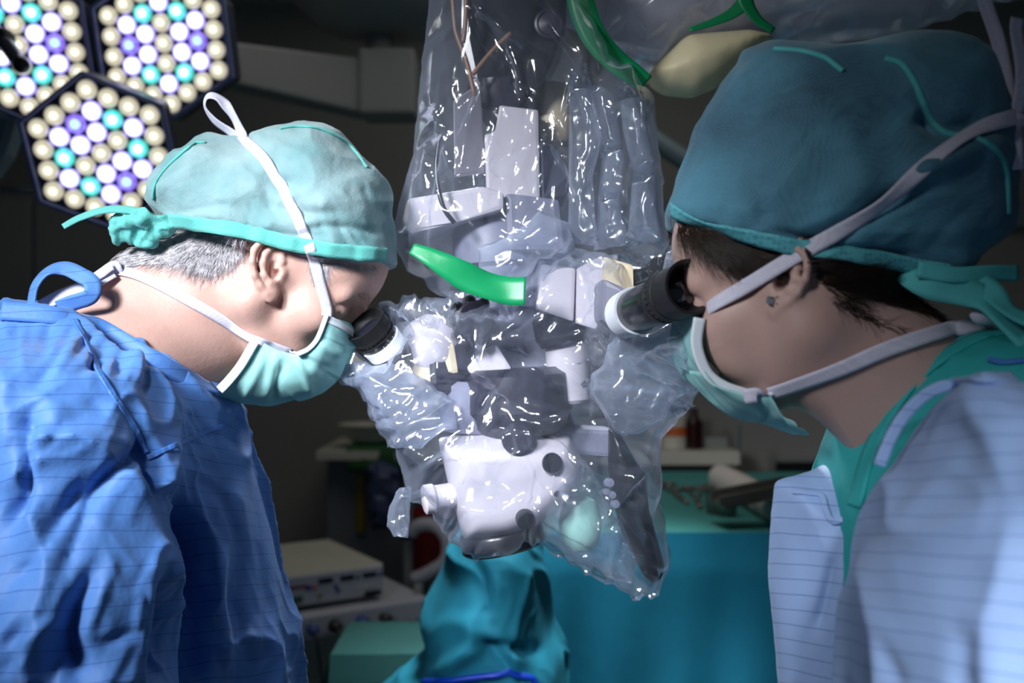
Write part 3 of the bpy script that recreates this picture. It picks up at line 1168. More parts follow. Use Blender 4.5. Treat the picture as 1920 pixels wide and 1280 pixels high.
def clamp(p_tip, p_ring, spread, label, group='clamps on the instrument table'):
    t = empty('surgical_clamp', (p_tip + p_ring) / 2)
    tag(t, label, 'clamp', group)
    ax = (p_ring - p_tip)
    side = Vector((-ax.y, ax.x, 0)).normalized()
    piv = p_tip + ax * 0.42
    for s in (-1, 1):
        tube('shank', [p_tip + side * (0.002 * s), piv + side * (0.004 * s), p_tip + ax * 0.7 - side * (spread * 0.5 * s), p_ring - side * (spread * s)], 0.0045, MT['instr'], t, 8, 4)
        ring('finger_ring', p_ring - side * (spread * s) + ax.normalized() * 0.016, 0.016, 0.0038, MT['instr'], t)
    lathe('pivot', piv - Vector((0, 0, 0.006)), piv + Vector((0, 0, 0.01)), [(0, 0.007), (0.012, 0.007), (0.014, 0.004)], MT['instr'], t, 14)


clamp(T(1288, 942, 0.008), T(1246, 908, 0.008), 0.018, 'dark steel clamp lying closest to the microscope drape on the table')
clamp(T(1312, 950, 0.008), T(1300, 916, 0.008), 0.020, 'dark steel clamp in the middle of the table beside the cups')
clamp(T(1262, 918, 0.008), T(1330, 912, 0.008), 0.016, 'dark steel clamp lying crosswise behind the other two')


def cup(px, py, r, h, label):
    c = T(px, py)
    t = lathe('steel_cup', c, c + Vector((0, 0, 1)), [(0, r * 0.75), (h * 0.1, r * 0.85), (h, r), (h, r * 0.93), (h * 0.15, r * 0.78), (h * 0.12, 0.002)], MT['instr'], None, 24)
    tag(t, label, 'cup', 'steel cups on the table')


cup(1340, 962, 0.026, 0.055, 'small dark steel cup left of its twin before the towel')
cup(1362, 966, 0.030, 0.06, 'larger dark steel cup right of its twin before the towel')
# flat tray of instruments across the towel
tr = empty('instrument_tray', T(1410, 940))
tag(tr, 'dark steel instrument tray lying across the rolled white towel', 'tray')
box('tray_base', T(1412, 930, 0.07), (0.20, 0.10, 0.012), MT['instr'], tr, (0.0, math.radians(-8), math.radians(14)), 0.003)
for s in (-1, 1):
    box('tray_rim', T(1412, 930, 0.075) + Vector((0.0, 0.05 * s, 0.012)), (0.20, 0.006, 0.024), MT['instr'], tr, (0, math.radians(-8), math.radians(14)), 0.002)
# rolled towel
rt0, rt1 = T(1350, 893, 0.03), T(1500, 975, 0.03)
ax = (rt1 - rt0)
tw = lathe('rolled_towel', rt0, rt1, [(0, 0.015), (0.004, 0.03), (0.012, 0.038), (ax.length * 0.3, 0.040), (ax.length * 0.5, 0.038), (ax.length * 0.8, 0.041), (ax.length - 0.01, 0.038), (ax.length, 0.02)], MT['towel'], None, 28)
tag(tw, 'rolled white towel lying on the green instrument table', 'towel')

# side shelf behind the table, with bottles
sh_ = empty('side_shelf', (0.62, 3.7, 0))
tag(sh_, 'cream topped side cabinet behind the instrument table', 'cabinet')
c = P(1300, 855, 3.75)
box('cabinet_top', (c.x - 0.1, 3.85, c.z), (0.52, 0.36, 0.05), MT['cream'], sh_, bevel=0.006)
box('cabinet_body', (c.x - 0.1, 3.86, c.z / 2 - 0.01), (0.48, 0.32, c.z - 0.05), MT['dark'], sh_, bevel=0.006)
box('cabinet_rail', (c.x + 0.165, 3.72, c.z + 0.04), (0.012, 0.012, 0.16), MT['metal'], sh_, bevel=0.002)
for i in range(2):
    drw = box('drawer', (c.x - 0.1, 3.695, c.z - 0.09 - 0.2 * i), (0.44, 0.02, 0.11), MT['dark'], sh_, bevel=0.004)
    box('drawer_handle', (c.x - 0.1, 3.68, c.z - 0.07 - 0.2 * i), (0.10, 0.012, 0.012), MT['metal'], drw, bevel=0.003)
zt = c.z + 0.025
b1 = P(1301, 815, 3.78)
bo = lathe('bottle', (b1.x, 3.78, zt), (b1.x, 3.78, 9), [(0, 0.03), (0.004, 0.034), (0.10, 0.034), (0.115, 0.02), (0.13, 0.016), (0.15, 0.016), (0.152, 0.003)], MT['maroon'], None, 24)
tag(bo, 'dark maroon bottle standing on the cream cabinet', 'bottle', 'bottles on the cabinet')
b2 = P(1264, 800, 3.80)
bo = empty('bottle', (b2.x, 3.80, zt))
tag(bo, 'pale bottle with yellow and orange label beside the maroon one', 'bottle', 'bottles on the cabinet')
lathe('flask', (b2.x, 3.80, zt), (b2.x, 3.80, 9), [(0, 0.045), (0.004, 0.05), (0.12, 0.05), (0.14, 0.03), (0.15, 0.018), (0.17, 0.018)], MT['cream'], bo, 28)
lathe('label_band', (b2.x, 3.80, zt + 0.05), (b2.x, 3.80, 9), [(0, 0.0505), (0.0, 0.052), (0.035, 0.052), (0.035, 0.0505)], MT['orange'], bo, 28)
lathe('cap', (b2.x, 3.80, zt + 0.165), (b2.x, 3.80, 9), [(0, 0.022), (0.025, 0.022), (0.028, 0.015)], MT['yellow'], bo, 24)
b3 = P(1340, 830, 3.8)
bx_ = box('supply_box', (b3.x, 3.84, zt + 0.02), (0.10, 0.08, 0.04), MT['greyp'], None, bevel=0.004)
tag(bx_, 'low grey supply box at the right end of the cream cabinet', 'box')
# vent grille in the wall
vg = empty('wall_vent', P(1499, 892, 4.28))
tag(vg, 'dark rectangular ventilation grille low on the back wall', 'vent')
c = P(1499, 895, 4.28)
box('vent_frame', c, (0.245, 0.03, 0.17), MT['greyp'], vg, bevel=0.004)
box('vent_recess', c + Vector((0, -0.012, 0)), (0.215, 0.02, 0.14), MT['black'], vg, bevel=0.0)
for i in range(6):
    box('slat', c + Vector((0, -0.024, -0.055 + 0.022 * i)), (0.21, 0.012, 0.006), MT['dark'], vg, (math.radians(30), 0, 0), 0.001)

# ------------------------------------------------------------------ near draped mound (the operating field) with blue tube
MT['drape_lit'] = material('drape_field_teal', lin((22, 132, 158)), 0.8, var=0.07, vscale=6, bump=0.2, bscale=30, bump2=0.2, b2scale=900)
OY = 1.86
fo = Field((-0.62, OY - 0.27, 0.0), (0.30, OY + 0.27, 1.19), 0.011)
mound = [(868, 985), (900, 960), (960, 955), (1010, 985), (1024, 1080), (1034, 1180), (1062, 1225), (1068, 1300), (1075, 1450), (1085, 2100), (440, 2100), (560, 1450), (640, 1370), (700, 1310), (790, 1255), (803, 1225), (792, 1160), (805, 1120), (835, 1060)]
fo.inflate([XZ(a, b, OY - 0.05) for a, b in mound], OY, 0.22, 0.10, 0)
Vo, Qo = fo.mesh()
Vo = relax(Vo, Qo, 4)
Vo, Qo = refine(Vo, Qo)
Vo = relax(Vo, Qo, 2)
No = vnormals(Vo, Qo)
Vo = Vo + No * cloth_noise(Vo, 31.0, 0.014, (6, 6, 4), (14, 14, 8))[:, None]
Vo = folds(Vo, No, [([(870, 1020), (900, 1110), (905, 1160)], -0.02, 20), ([(905, 1205), (960, 1215), (1030, 1222), (1062, 1226)], -0.022, 12),
                    ([(905, 1205), (950, 1240), (990, 1290)], -0.02, 12), ([(880, 1010), (960, 1060), (1010, 1150)], 0.012, 24),
                    ([(905, 1205), (850, 1240), (780, 1285)], 0.016, 16), ([(1015, 1010), (1020, 1120), (1045, 1200)], -0.015, 14),
                    ([(795, 1165), (870, 1170), (905, 1200)], 0.012, 18), ([(910, 1180), (960, 1230), (1000, 1290)], 0.012, 14)])
Vo[:, 2] = np.maximum(Vo[:, 2], 0.003)
opf = mkobj('draped_field', Vo, Qo, MT['drape_lit'])
tag(opf, 'bright teal surgical drape bulging in folds below the microscope', 'drape')
sO = Surf([opf])
p, n = lay(sO, [(800, 1278), (850, 1271), (900, 1266), (950, 1262), (985, 1264), (1000, 1282), (1010, 1330)], 1.6, 0.006)
tb = tube('suction_tube', p, 0.0055, MT['cable_blue'], None, 10, 6)
tag(tb, 'bright blue tube lying along the bottom of the teal drape', 'tube')
# low dark green draped table on the left
lt = empty('side_table', (-0.3, 2.3, 0))
tag(lt, 'low side table under a dark green drape beside the equipment cart', 'table')
LZ = P(720, 1165, 2.42).z
lx0, lx1 = P(655, 1165, 2.42).x, P(810, 1165, 2.42).x
V = []
F = []
for j in range(13):
    for i in range(25):
        V.append((lx0 + (lx1 - lx0) * i / 24, 2.16 + 0.26 * j / 12, LZ))
V = np.array(V)
V[:, 2] += pn(V * 9) * 0.004
for j in range(12):
    for i in range(24):
        a = j * 25 + i
        F.append((a, a + 1, a + 26, a + 25))
mkobj('drape_top_sheet', V, np.array(F), MT['drape_dark'], lt)
skirt('drape_front', (lx0, 2.16, 0), (lx1, 2.16, 0), LZ + 0.002, 0.03, (0, -1, 0), 0.02, 3.0, MT['drape_dark'], lt, 50, 40, 8)
skirt('drape_side', (lx0, 2.16, 0), (lx0, 2.42, 0), LZ + 0.002, 0.03, (-1, 0, 0), 0.02, 5.0, MT['drape_dark'], lt, 40, 40, 8)
box('table_board', ((lx0 + lx1) / 2, 2.29, LZ - 0.02), (lx1 - lx0 - 0.03, 0.24, 0.025), MT['metal'], lt, bevel=0.003)
for x in (lx0 + 0.04, lx1 - 0.04):
    lathe('leg', (x, 2.34, 0), (x, 2.34, 1), [(0, 0.015), (LZ - 0.04, 0.015)], MT['metal'], lt, 12)

# ------------------------------------------------------------------ equipment cart with electrosurgical unit
A0 = Vector((-0.641, 2.72, 0))
uX = Vector((0.268, 0.168, 0)).normalized()
uY = Vector((-uX.y, uX.x, 0))
W_, D_, H_ = 0.316, 0.42, 0.092
ZT = 0.858
rz = math.atan2(uX.y, uX.x)


def CB(name, u, v, w, su, sv, sw, m, parent, bevel=0.004):
    """box on the cart: u across, v back, w height (centre), in the turned frame of the cart"""
    c_ = A0 + uX * u + uY * v + Vector((0, 0, w))
    return box(name, c_, (su, sv, sw), m, parent, (0, 0, rz), bevel)


cart = empty('equipment_cart', A0 + uX * 0.2 + uY * 0.2)
tag(cart, 'pale grey equipment trolley carrying the electrosurgical unit', 'trolley')
CB('shelf', W_ / 2 + 0.03, 0.25, ZT - H_ - 0.045, 0.50, 0.62, 0.065, MT['lilac'], cart, 0.008)
CB('lower_shelf', W_ / 2 + 0.03, 0.25, 0.22, 0.48, 0.58, 0.03, MT['lilac'], cart, 0.006)
CB('back_panel', W_ / 2 + 0.03, 0.50, 0.45, 0.46, 0.02, 0.5, MT['yellow'] if False else MT['cream'], cart, 0.004)
for u_ in (-0.06, 0.43):
    for v_ in (0.0, 0.5):
        q = A0 + uX * u_ + uY * v_
        lathe('post', (q.x, q.y, 0.08), (q.x, q.y, 1), [(0, 0.014), (0.70, 0.014)], MT['greyp'], cart, 12)
        lathe('castor', (q.x - 0.012, q.y, 0.035), (q.x + 0.1, q.y, 0.035), [(0, 0.02), (0.002, 0.033), (0.022, 0.033), (0.024, 0.02)], MT['black'], cart, 18)
esu = empty('electrosurgical_unit', A0 + uX * 0.16 + uY * 0.2 + Vector((0, 0, ZT - H_)))
tag(esu, 'cream electrosurgical unit with three dark displays on the trolley', 'device')
zc = ZT - H_ / 2
CB('housing', W_ / 2, D_ / 2, zc, W_, D_, H_, MT['cream'], esu, 0.006)
fp = CB('front_panel', W_ / 2, -0.004, zc, W_ - 0.012, 0.012, H_ - 0.012, MT['lilac'], esu, 0.003)
for k, (u_, w_, su, sw) in enumerate(((0.135, 0.020, 0.042, 0.013), (0.200, 0.020, 0.042, 0.013), (0.268, 0.020, 0.042, 0.013))):
    CB('display', u_, -0.011, zc + w_, su, 0.004, sw, MT['screen'], fp, 0.001)
CB('display', 0.042, -0.011, zc - 0.022, 0.050, 0.004, 0.018, MT['lcd'], fp, 0.001)
CB('print_band', 0.045, -0.0105, zc + 0.012, 0.075, 0.002, 0.008, MT['label_red'], fp, 0)
CB('print_band', 0.085, -0.0105, zc + 0.006, 0.02, 0.002, 0.012, MT['label_blue'], fp, 0)
for k, (u_, w_, m_) in enumerate(((0.103, 0.006, 'orange'), (0.118, -0.020, 'yellow'), (0.165, 0.0, 'label_blue'), (0.232, 0.018, 'label_blue'), (0.30, 0.018, 'label_blue'), (0.172, -0.012, 'label_blue'),
                                  (0.235, -0.012, 'cream'), (0.255, -0.012, 'cream'), (0.275, -0.012, 'cream'), (0.245, -0.026, 'cream'))):
    q = A0 + uX * u_ + uY * (-0.009) + Vector((0, 0, zc + w_))
    lathe('button', q, q - uY, [(0, 0.006), (0.004, 0.006), (0.005, 0.004)], MT[m_], fp, 14)
CB('socket', 0.278, -0.011, zc - 0.034, 0.05, 0.006, 0.014, MT['black'], fp, 0.001)
plug_col = ('black', 'label_blue', 'black', 'label_blue', 'black')
for k, u_ in enumerate((0.01, 0.07, 0.135, 0.215, 0.285)):
    q = A0 + uX * u_ + uY * (-0.062) + Vector((0, 0, ZT - H_ - 0.045))
    plug = empty('cable_plug', q)
    tag(plug, ['black plug at the far left of the trolley edge', 'blue plug second from the left on the trolley edge', 'black diamond-like plug in the middle of the trolley edge',
               'large blue plug fourth from the left on the trolley edge', 'black plug at the right end of the trolley edge'][k], 'plug', 'plugs on the trolley edge')
    lathe('plug_body', q, q - uY, [(0, 0.012), (0.012, 0.019 if k in (2, 3) else 0.014), (0.03, 0.016), (0.04, 0.006)], MT[plug_col[k]], plug, 16)
    tube('cable', [q - uY * 0.035, q - uY * 0.06 + Vector((0, 0, -0.04)), q - uY * 0.065 + Vector((0.01, 0, -0.2)), q - uY * 0.05 + Vector((-0.02, 0, -0.5)), q - uY * 0.04 + Vector((-0.02, 0, -0.72))], 0.0045, MT['dark'], plug, 8, 5)
# drip stand and things behind the cart
pole = empty('drip_stand', P(765, 1000, 3.3))
tag(pole, 'grey drip stand pole rising behind the trolley', 'stand')
q = P(765, 1000, 3.3)
lathe('pole', (q.x, q.y, 0.05), (q.x, q.y, 9), [(0, 0.016), (1.15, 0.016)], MT['greyp'], pole, 16)
for k in range(5):
    a = 2 * math.pi * k / 5
    tube('foot', [(q.x, q.y, 0.07), (q.x + 0.08 * math.cos(a), q.y + 0.08 * math.sin(a), 0.06), (q.x + 0.15 * math.cos(a), q.y + 0.15 * math.sin(a), 0.02)], 0.014, MT['greyp'], pole, 10, 3)
tube('hose', [P(775, 1085, 3.25), P(800, 1075, 3.24), P(835, 1050, 3.22), P(838, 1010, 3.22), P(815, 985, 3.24), P(785, 985, 3.25), P(770, 1000, 3.26)], 0.022, MT['lilac'], pole, 12, 6)
lathe('clamp_knob', P(752, 1000, 3.28), P(785, 1000, 3.28), [(0, 0.02), (0.05, 0.02)], MT['dark'], pole, 16)
# back shelf with basin, cloth, bag and bin
bs = empty('back_counter', P(720, 1060, 3.9))
tag(bs, 'dim counter along the back wall behind the trolley', 'counter')
c = P(740, 880, 3.9)
zb = P(700, 850, 3.6).z
box('counter_top', (-0.42, 3.98, zb - 0.02), (0.62, 0.55, 0.035), MT['cream'], bs, bevel=0.004)
box('counter_body', (-0.42, 4.03, (zb - 0.04) / 2), (0.58, 0.42, zb - 0.05), MT['wall2'], bs, bevel=0.004)
c = P(692, 835, 3.8)
bas = lathe('basin', (c.x, 3.84, zb + 0.022), (c.x, 3.84, 9), [(0, 0.07), (0.005, 0.085), (0.055, 0.115), (0.065, 0.125), (0.066, 0.116), (0.055, 0.106), (0.012, 0.07), (0.01, 0.01)], MT['cream'], None, 36)
tag(bas, 'cream basin standing on the green cloth of the back counter', 'basin')
V = []
F = []
for j in range(17):
    for i in range(29):
        x = P(650, 0, 3.7).x + i / 28 * 0.24
        t = j / 16
        y = 3.98 - t * 0.30 if t < 0.8 else 3.74 - 0.012 * (t - 0.8)
        z = zb + 0.006 + (0.004 if t < 0.8 else 0) - (0 if t < 0.8 else (t - 0.8) * 0.42)
        V.append((x, y - 0.03, z))
V = np.array(V)
V[:, 1] += pn(V * 16) * 0.006
V[:, 2] += np.abs(pn(V * 14)) * 0.003
for j in range(16):
    for i in range(28):
        a = j * 29 + i
        F.append((a, a + 1, a + 30, a + 29))
gc = mkobj('folded_cloth', V, np.array(F), MT['green'])
gc.modifiers.new('thickness', 'SOLIDIFY').thickness = 0.004
tag(gc, 'green cloth hanging over the front of the back counter', 'cloth')
q = P(715, 935, 3.66)
fb = Field(q - Vector((0.12, 0.08, 0.15)), q + Vector((0.12, 0.08, 0.15)), 0.008)
fb.inflate([XZ(a, b, 3.66) for a, b in ((690, 872), (715, 866), (745, 880), (752, 930), (742, 985), (700, 990), (690, 950))], 3.66, 0.06, 0.05, 0)
Vb, Qb = fb.mesh()
Nb = vnormals(Vb, Qb)
Vb = Vb + Nb * ((ridge(Vb * 22) - 0.5) * 0.016)[:, None]
bb = mkobj('waste_bag', Vb, Qb, MT['bluebag'])
tag(bb, 'blue-grey plastic bag hanging below the green cloth', 'bag')
yb = box('yellow_strip', P(676, 945, 3.805), (0.033, 0.02, 0.22), MT['yellow'], None, bevel=0.004)
tag(yb, 'narrow yellow strip hanging left of the blue-grey bag', 'strip')
rb = empty('sharps_bin', P(812, 1010, 3.66))
tag(rb, 'dark red sharps bin behind the pale hose', 'bin')
q = P(812, 1010, 3.66)
lathe('bin_body', (q.x, q.y, q.z - 0.12), (q.x, q.y, 9), [(0, 0.075), (0.006, 0.08), (0.20, 0.09), (0.205, 0.08)], MT['red'], rb, 28)
lathe('bin_lid', (q.x, q.y, q.z + 0.085), (q.x, q.y, 9), [(0, 0.094), (0.015, 0.094), (0.03, 0.06), (0.032, 0.01)], MT['red'], rb, 28)
lathe('bin_stand', (q.x, q.y, 0), (q.x, q.y, 9), [(0, 0.10), (0.02, 0.10), (0.03, 0.02), (q.z - 0.12, 0.02)], MT['greyp'], rb, 20)

# ------------------------------------------------------------------ people: head builder
def head_field(M, ear_side, ear_world_tilt, jaw=1.0, brow=1.0, neck=(), h=0.0017, lo=(-0.20, -0.13, -0.24), hi=(0.135, 0.13, 0.15), ear_scale=1.0, chin=1.0, nose=0.0, cheek=False):
    """M: head-local (x forward, y left, z up, metres, origin midway between the ear canals) -> world"""
    f = Field(lo, hi, h)
    f.ell((-0.010, 0, 0.045), (0.098, 0.075, 0.086), 0.0)
    f.ell((0.040, 0, 0.048), (0.052, 0.062, 0.062), 0.02)
    f.ell((0.040, 0, -0.020), (0.048, 0.060 * jaw, 0.066), 0.02)
    f.ell((0.062, 0, -0.058), (0.033, 0.034, 0.040), 0.02)
    f.ell((0.078, 0, -0.096), (0.019, 0.022, 0.018), 0.018)
    for s in (-1, 1):
        f.cone((0.000, s * 0.054 * jaw, -0.048), (0.068, s * 0.018, -0.097), 0.017, 0.016, 0.02)
        f.cone((0.0, s * 0.056, -0.01), (0.0, s * 0.054 * jaw, -0.048), 0.016, 0.017, 0.02)
        f.ell((0.058, s * 0.046, -0.012), (0.024, 0.019, 0.019), 0.018)
        f.cone((0.086, s * 0.010, 0.030), (0.070, s * 0.046, 0.030), 0.008 * brow, 0.008, 0.014)
        f.ell((0.092, s * 0.034, 0.009), (0.016, 0.019, 0.013), 0.012, '-')
        f.ell((0.073, s * 0.032, 0.011), (0.0145, 0.0155, 0.0135), 0.003)
        # lid crease: a shallow slit
        f.chain([(0.0885, s * 0.020, 0.008), (0.0885, s * 0.032, 0.006), (0.080, s * 0.044, 0.009)], 0.0016, 0.003, '-')
        if cheek:
            f.ell((0.066, s * 0.033, -0.040), (0.026, 0.023, 0.034), 0.02)
        f.ell((0.100 - nose, s * 0.013, -0.026), (0.011, 0.008, 0.009), 0.006)
    f.cone((0.088 - nose * 0.4, 0, 0.022), (0.108 - nose, 0, -0.022), 0.0085, 0.0105, 0.012)
    f.ell((0.109 - nose, 0, -0.024), (0.010, 0.011, 0.010), 0.006)
    f.ell((0.090, 0, -0.056), (0.012, 0.025, 0.006), 0.006)
    f.ell((0.088, 0, -0.068), (0.012, 0.022, 0.006), 0.006)
    Mi = M.inverted()
    for (a, b, ra, rb, k) in neck:
        f.cone(Mi @ a, Mi @ b, ra, rb, k)
    # ears
    Rl = M.to_3x3()
    fw = Rl @ Vector((1, 0, 0))
    for s in (ear_side, -ear_side):
        # ear frame in head coordinates: u backward, v up, w outward; tilted so that it stands as in the photo
        a = ear_world_tilt
        u = Vector((-math.cos(a), 0, -math.sin(a)))
        v = Vector((-math.sin(a), 0, math.cos(a)))
        w = Vector((0, s, 0))
        # flare the back edge outward
        u = (u + w * 0.32).normalized()
        w = (w - u * w.dot(u)).normalized()
        o = Vector((0.002, s * 0.066, -0.001))
        es = ear_scale

        def E(q):
            return o + (u * q[0] + v * q[1] + w * q[2]) * 0.001 * es
        R = Matrix((u, v, w)).transposed()
        f.ell(E((14, 3, 2)), (0.0165 * es, 0.028 * es, 0.0042 * es), 0.006, '+', R)
        f.ell(E((9, -1, 7)), (0.0085 * es, 0.0105 * es, 0.0075 * es), 0.004, '-', R)
        f.chain([E(q) for q in ((24, 22, 4), (26, 8, 4), (22, -6, 4))], 0.003 * es, 0.003, '-')
        hx = [(4, 2, 2), (0, 10, 5), (0, 21, 6), (5, 29, 7), (14, 33, 8), (24, 29, 8), (30, 19, 8), (31, 7, 8), (27, -7, 7), (20, -17, 6), (13, -24, 5)]
        f.chain([E(q) for q in hx], [v_ * es for v_ in (.003, .003, .0032, .0034, .0034, .0036, .0036, .0036, .0034, .0034, .004)], 0.0035)
        f.chain([E(q) for q in ((12, 24, 5), (18, 16, 6), (20, 6, 6), (17, -6, 6), (10, -13, 6), (6, -13, 5))], 0.0030 * es, 0.004)
        f.ell(E((8, -24, 4)), (0.0075 * es, 0.0105 * es, 0.0045 * es), 0.005, '+', R)
        f.ell(E((-1, -2, 4)), (0.0042 * es, 0.0058 * es, 0.0045 * es), 0.005, '+', R)
        f.ell(E((4, -2, 4)), (0.0032 * es, 0.004 * es, 0.008 * es), 0.002, '-', R)
    V, Q = f.mesh()
    V = relax(V, Q, 1, 0.4)
    if chin != 1.0:
        w_ = np.clip((V[:, 0] - 0.01) / 0.05, 0, 1)
        zz = np.minimum(V[:, 2] + 0.03, 0)
        V[:, 2] -= zz * (1 - chin) * w_
        V[:, 0] += zz * (1 - chin) * 0.8 * w_
    Mw = np.array(M)
    Vw = V @ Mw[:3, :3].T + Mw[:3, 3]
    return V, Vw, Q


def person_matrix(center, yaw, pitch, roll=0.0, scale=1.0):
    return Matrix.Translation(center) @ Matrix.Rotation(math.radians(yaw), 4, 'Z') @ Matrix.Rotation(math.radians(pitch), 4, 'Y') @ Matrix.Rotation(math.radians(roll), 4, 'X') @ Matrix.Scale(scale, 4)


def in_poly(p, poly):
    return poly_sd(p[:, 0], p[:, 1], np.array(poly, float)) > 0


def patch(name, V, Q, N, keep, lift, mat, parent, noise=0.0, nscale=300):
    """a layer lying on part of a body: the faces whose corners are all kept, lifted"""
    fk = keep[Q].all(1)
    used = np.unique(Q[fk])
    m = np.full(len(V), -1)
    m[used] = np.arange(len(used))
    VV = V[used] + N[used] * lift
    if noise:
        VV = VV + N[used] * (pn(V[used] * nscale) * noise)[:, None]
    return mkobj(name, VV, m[Q[fk]], mat, parent)


def strands(name, roots, mat, parent, r=0.00022, n=5):
    """roots: (point, normal, direction, length, lift, curl)"""
    V, F = [], []
    for (p, nn, d, L, lift, curl) in roots:
        side = d.cross(nn).normalized()
        b = len(V)
        for i in range(n):
            t = i / (n - 1)
            c = p + d * (L * t) + nn * (lift * math.sin(math.pi * min(1, t * 0.9 + 0.1)) - 0.001) + side * (curl * L * t * t)
            rr = r * (1 - 0.75 * t)
            for k in range(3):
                a = 2.094 * k
                V.append(c + nn * (rr * math.cos(a)) + side * (rr * math.sin(a)))
        for i in range(n - 1):
            for k in range(3):
                k2 = (k + 1) % 3
                F.append((b + i * 3 + k, b + i * 3 + k2, b + i * 3 + 3 + k2, b + i * 3 + 3 + k))
    o = mkobj(name, V, F, mat, parent)
    o['kind'] = 'stuff'
    return o


def hair_on(surf, poly, count, dirfun, Lr, lift, seed, curl=0.15, dmax=None):
    rnd = random.Random(seed)
    A = np.array(poly, float)
    lo, hi = A.min(0), A.max(0)
    out = []
    while len(out) < count:
        q = (rnd.uniform(lo[0], hi[0]), rnd.uniform(lo[1], hi[1]))
        if not in_poly(np.array([q]), poly)[0]:
            continue
        p, n = surf.hit(q[0], q[1], 0, 0.0)
        if p.y < 0.2:
            count -= 1
            continue
        dx, dy = dirfun(*q)
        dx += rnd.gauss(0, 0.16)
        dy += rnd.gauss(0, 0.16)
        d = Vector((dx, 0, -dy))
        d = (d - n * d.dot(n)).normalized()
        out.append((p, n, d, rnd.uniform(*Lr), lift * rnd.uniform(0.4, 1.3), rnd.gauss(0, curl)))
    return out


def loft_mask(name, edge, front, D, mat, parent, yc, pleats=5, pd=0.0018, nphi=40, sub=8, far=1.0, bulge=0.9, dedge=None, farshift=0.0, fold=None):
    """edge: near cheek edge (px,py), front: midline (px,py): same number of stations"""
    dE = yc - D
    E_ = catmull([tuple(P(q[0], q[1], dedge[i] if dedge else dE)) for i, q in enumerate(edge)], sub)
    F_ = catmull([tuple(P(q[0], q[1], yc)) for q in front], sub)
    m = len(E_)
    V = []
    for i in range(m):
        t = i / (m - 1)
        for j in range(nphi + 1):
            ph = math.pi * j / nphi
            c, s = -math.cos(ph), math.sin(ph) ** bulge
            e, f = E_[i], F_[i]
            x = e[0] + (f[0] - e[0]) * s
            z = e[2] + (f[2] - e[2]) * s
            y = yc + (D * c * far if c > 0 else (yc - e[1]) * c)
            if c > 0:
                x += farshift * min(1, max(0, (t - 0.6) / 0.4)) * c
            # pleats run across the face: little saw-tooth steps along the mask
            saw = ((t * pleats) % 1.0)
            k = pd * (saw - 0.5) * (1.0 if 0.12 < t < 0.9 else 0.0) * (0.35 + 0.65 * abs(math.sin(ph)))
            dirx, dirz = f[0] - e[0], f[2] - e[2]
            ll = math.hypot(dirx, dirz) + 1e-6
            V.append((x + dirx / ll * k * s, y + k * c * 0.9 * -1 if False else y - (1 - s) * k, z + dirz / ll * k * s))
    V = np.array(V)
    Fc = []
    w = nphi + 1
    for i in range(m - 1):
        for j in range(nphi):
            Fc.append((i * w + j, i * w + j + 1, (i + 1) * w + j + 1, (i + 1) * w + j))
    Fc = np.array(Fc)
    N = vnormals(V, Fc)
    V = V + N * (pn(V * 45) * 0.0016 + ridge(V * 28) * 0.0014)[:, None]
    if fold:
        V = folds(V, N * np.where((N * V).sum(1, keepdims=True) > 0, -1, 1), fold)
    o = mkobj(name, V, Fc, mat, parent)
    sm = o.modifiers.new('thickness', 'SOLIDIFY')
    sm.thickness = 0.0012
    sm.offset = 0
    return o


# ================================================================== the surgeon on the left (grey hair)
MY = 1.15                                     # depth of his midplane
HM = person_matrix(P(521, 505, 1.078) + Vector((-0.006, 0.068, 0)), 6, 43, 0, 0.965)
neckM = [(P(440, 545, MY), P(345, 610, MY), 0.060, 0.064, 0.03),
         (P(345, 610, MY), P(215, 700, MY - 0.005), 0.064, 0.082, 0.03),
         (P(400, 640, MY), P(300, 715, MY), 0.045, 0.055, 0.03),
         (P(255, 660, MY), P(150, 800, MY - 0.12), 0.065, 0.075, 0.05),
         (P(255, 660, MY), P(170, 800, MY + 0.13), 0.065, 0.075, 0.05)]
neckM += [(P(385, 525, MY), P(290, 562, MY), 0.058, 0.054, 0.03), (P(290, 562, MY), P(205, 640, MY), 0.054, 0.050, 0.03)]
Vl, Vm, Qm = head_field(HM, -1, math.radians(38), neck=neckM, lo=(-0.30, -0.21, -0.30), hi=(0.135, 0.22, 0.145), ear_scale=1.06)
surgeon = mkobj('person', Vm, Qm, MT['skin_man'])
tag(surgeon, 'grey-haired surgeon in a blue gown and mint cap bending to the left eyepiece', 'person', 'surgeons at the microscope')
Nm = vnormals(Vm, Qm)

# cap
capo = [(742, 560), (738, 500), (735, 440), (734, 385), (728, 350), (712, 325), (690, 305), (668, 275), (640, 250), (605, 234), (560, 228), (520, 232),
        (490, 245), (468, 262), (440, 262), (405, 256), (372, 258), (335, 284), (303, 318), (284, 352), (281, 378), (290, 402), (318, 430), (330, 560)]
hem = [(200, 420), (300, 411), (345, 420), (400, 430), (464, 447), (560, 475), (650, 489), (735, 496), (900, 500)]
fc = Field((-0.46, MY - 0.105, 1.52), (-0.115, MY + 0.105, 1.785), 0.0023)
fc.inflate([XZ(a, b, MY - 0.005) for a, b in capo], MY, 0.088, 0.085, 0)
fc.ell(HM @ Vector((-0.010, 0, 0.045)), (0.100, 0.078, 0.088), 0.015, '+', HM.to_3x3().normalized())
fc.ell(HM @ Vector((0.040, 0, 0.048)), (0.053, 0.064, 0.064), 0.015, '+', HM.to_3x3().normalized())
dM = lambda x: MY - 0.075 + max(0, (x - 620) / 115) * 0.07
fc.clip_below([XZ(a, b, dM(a)) for a, b in hem], 'above', 0.002)
Vc, Qc = fc.mesh()
Vc = relax(Vc, Qc, 8)
Nc = vnormals(Vc, Qc)
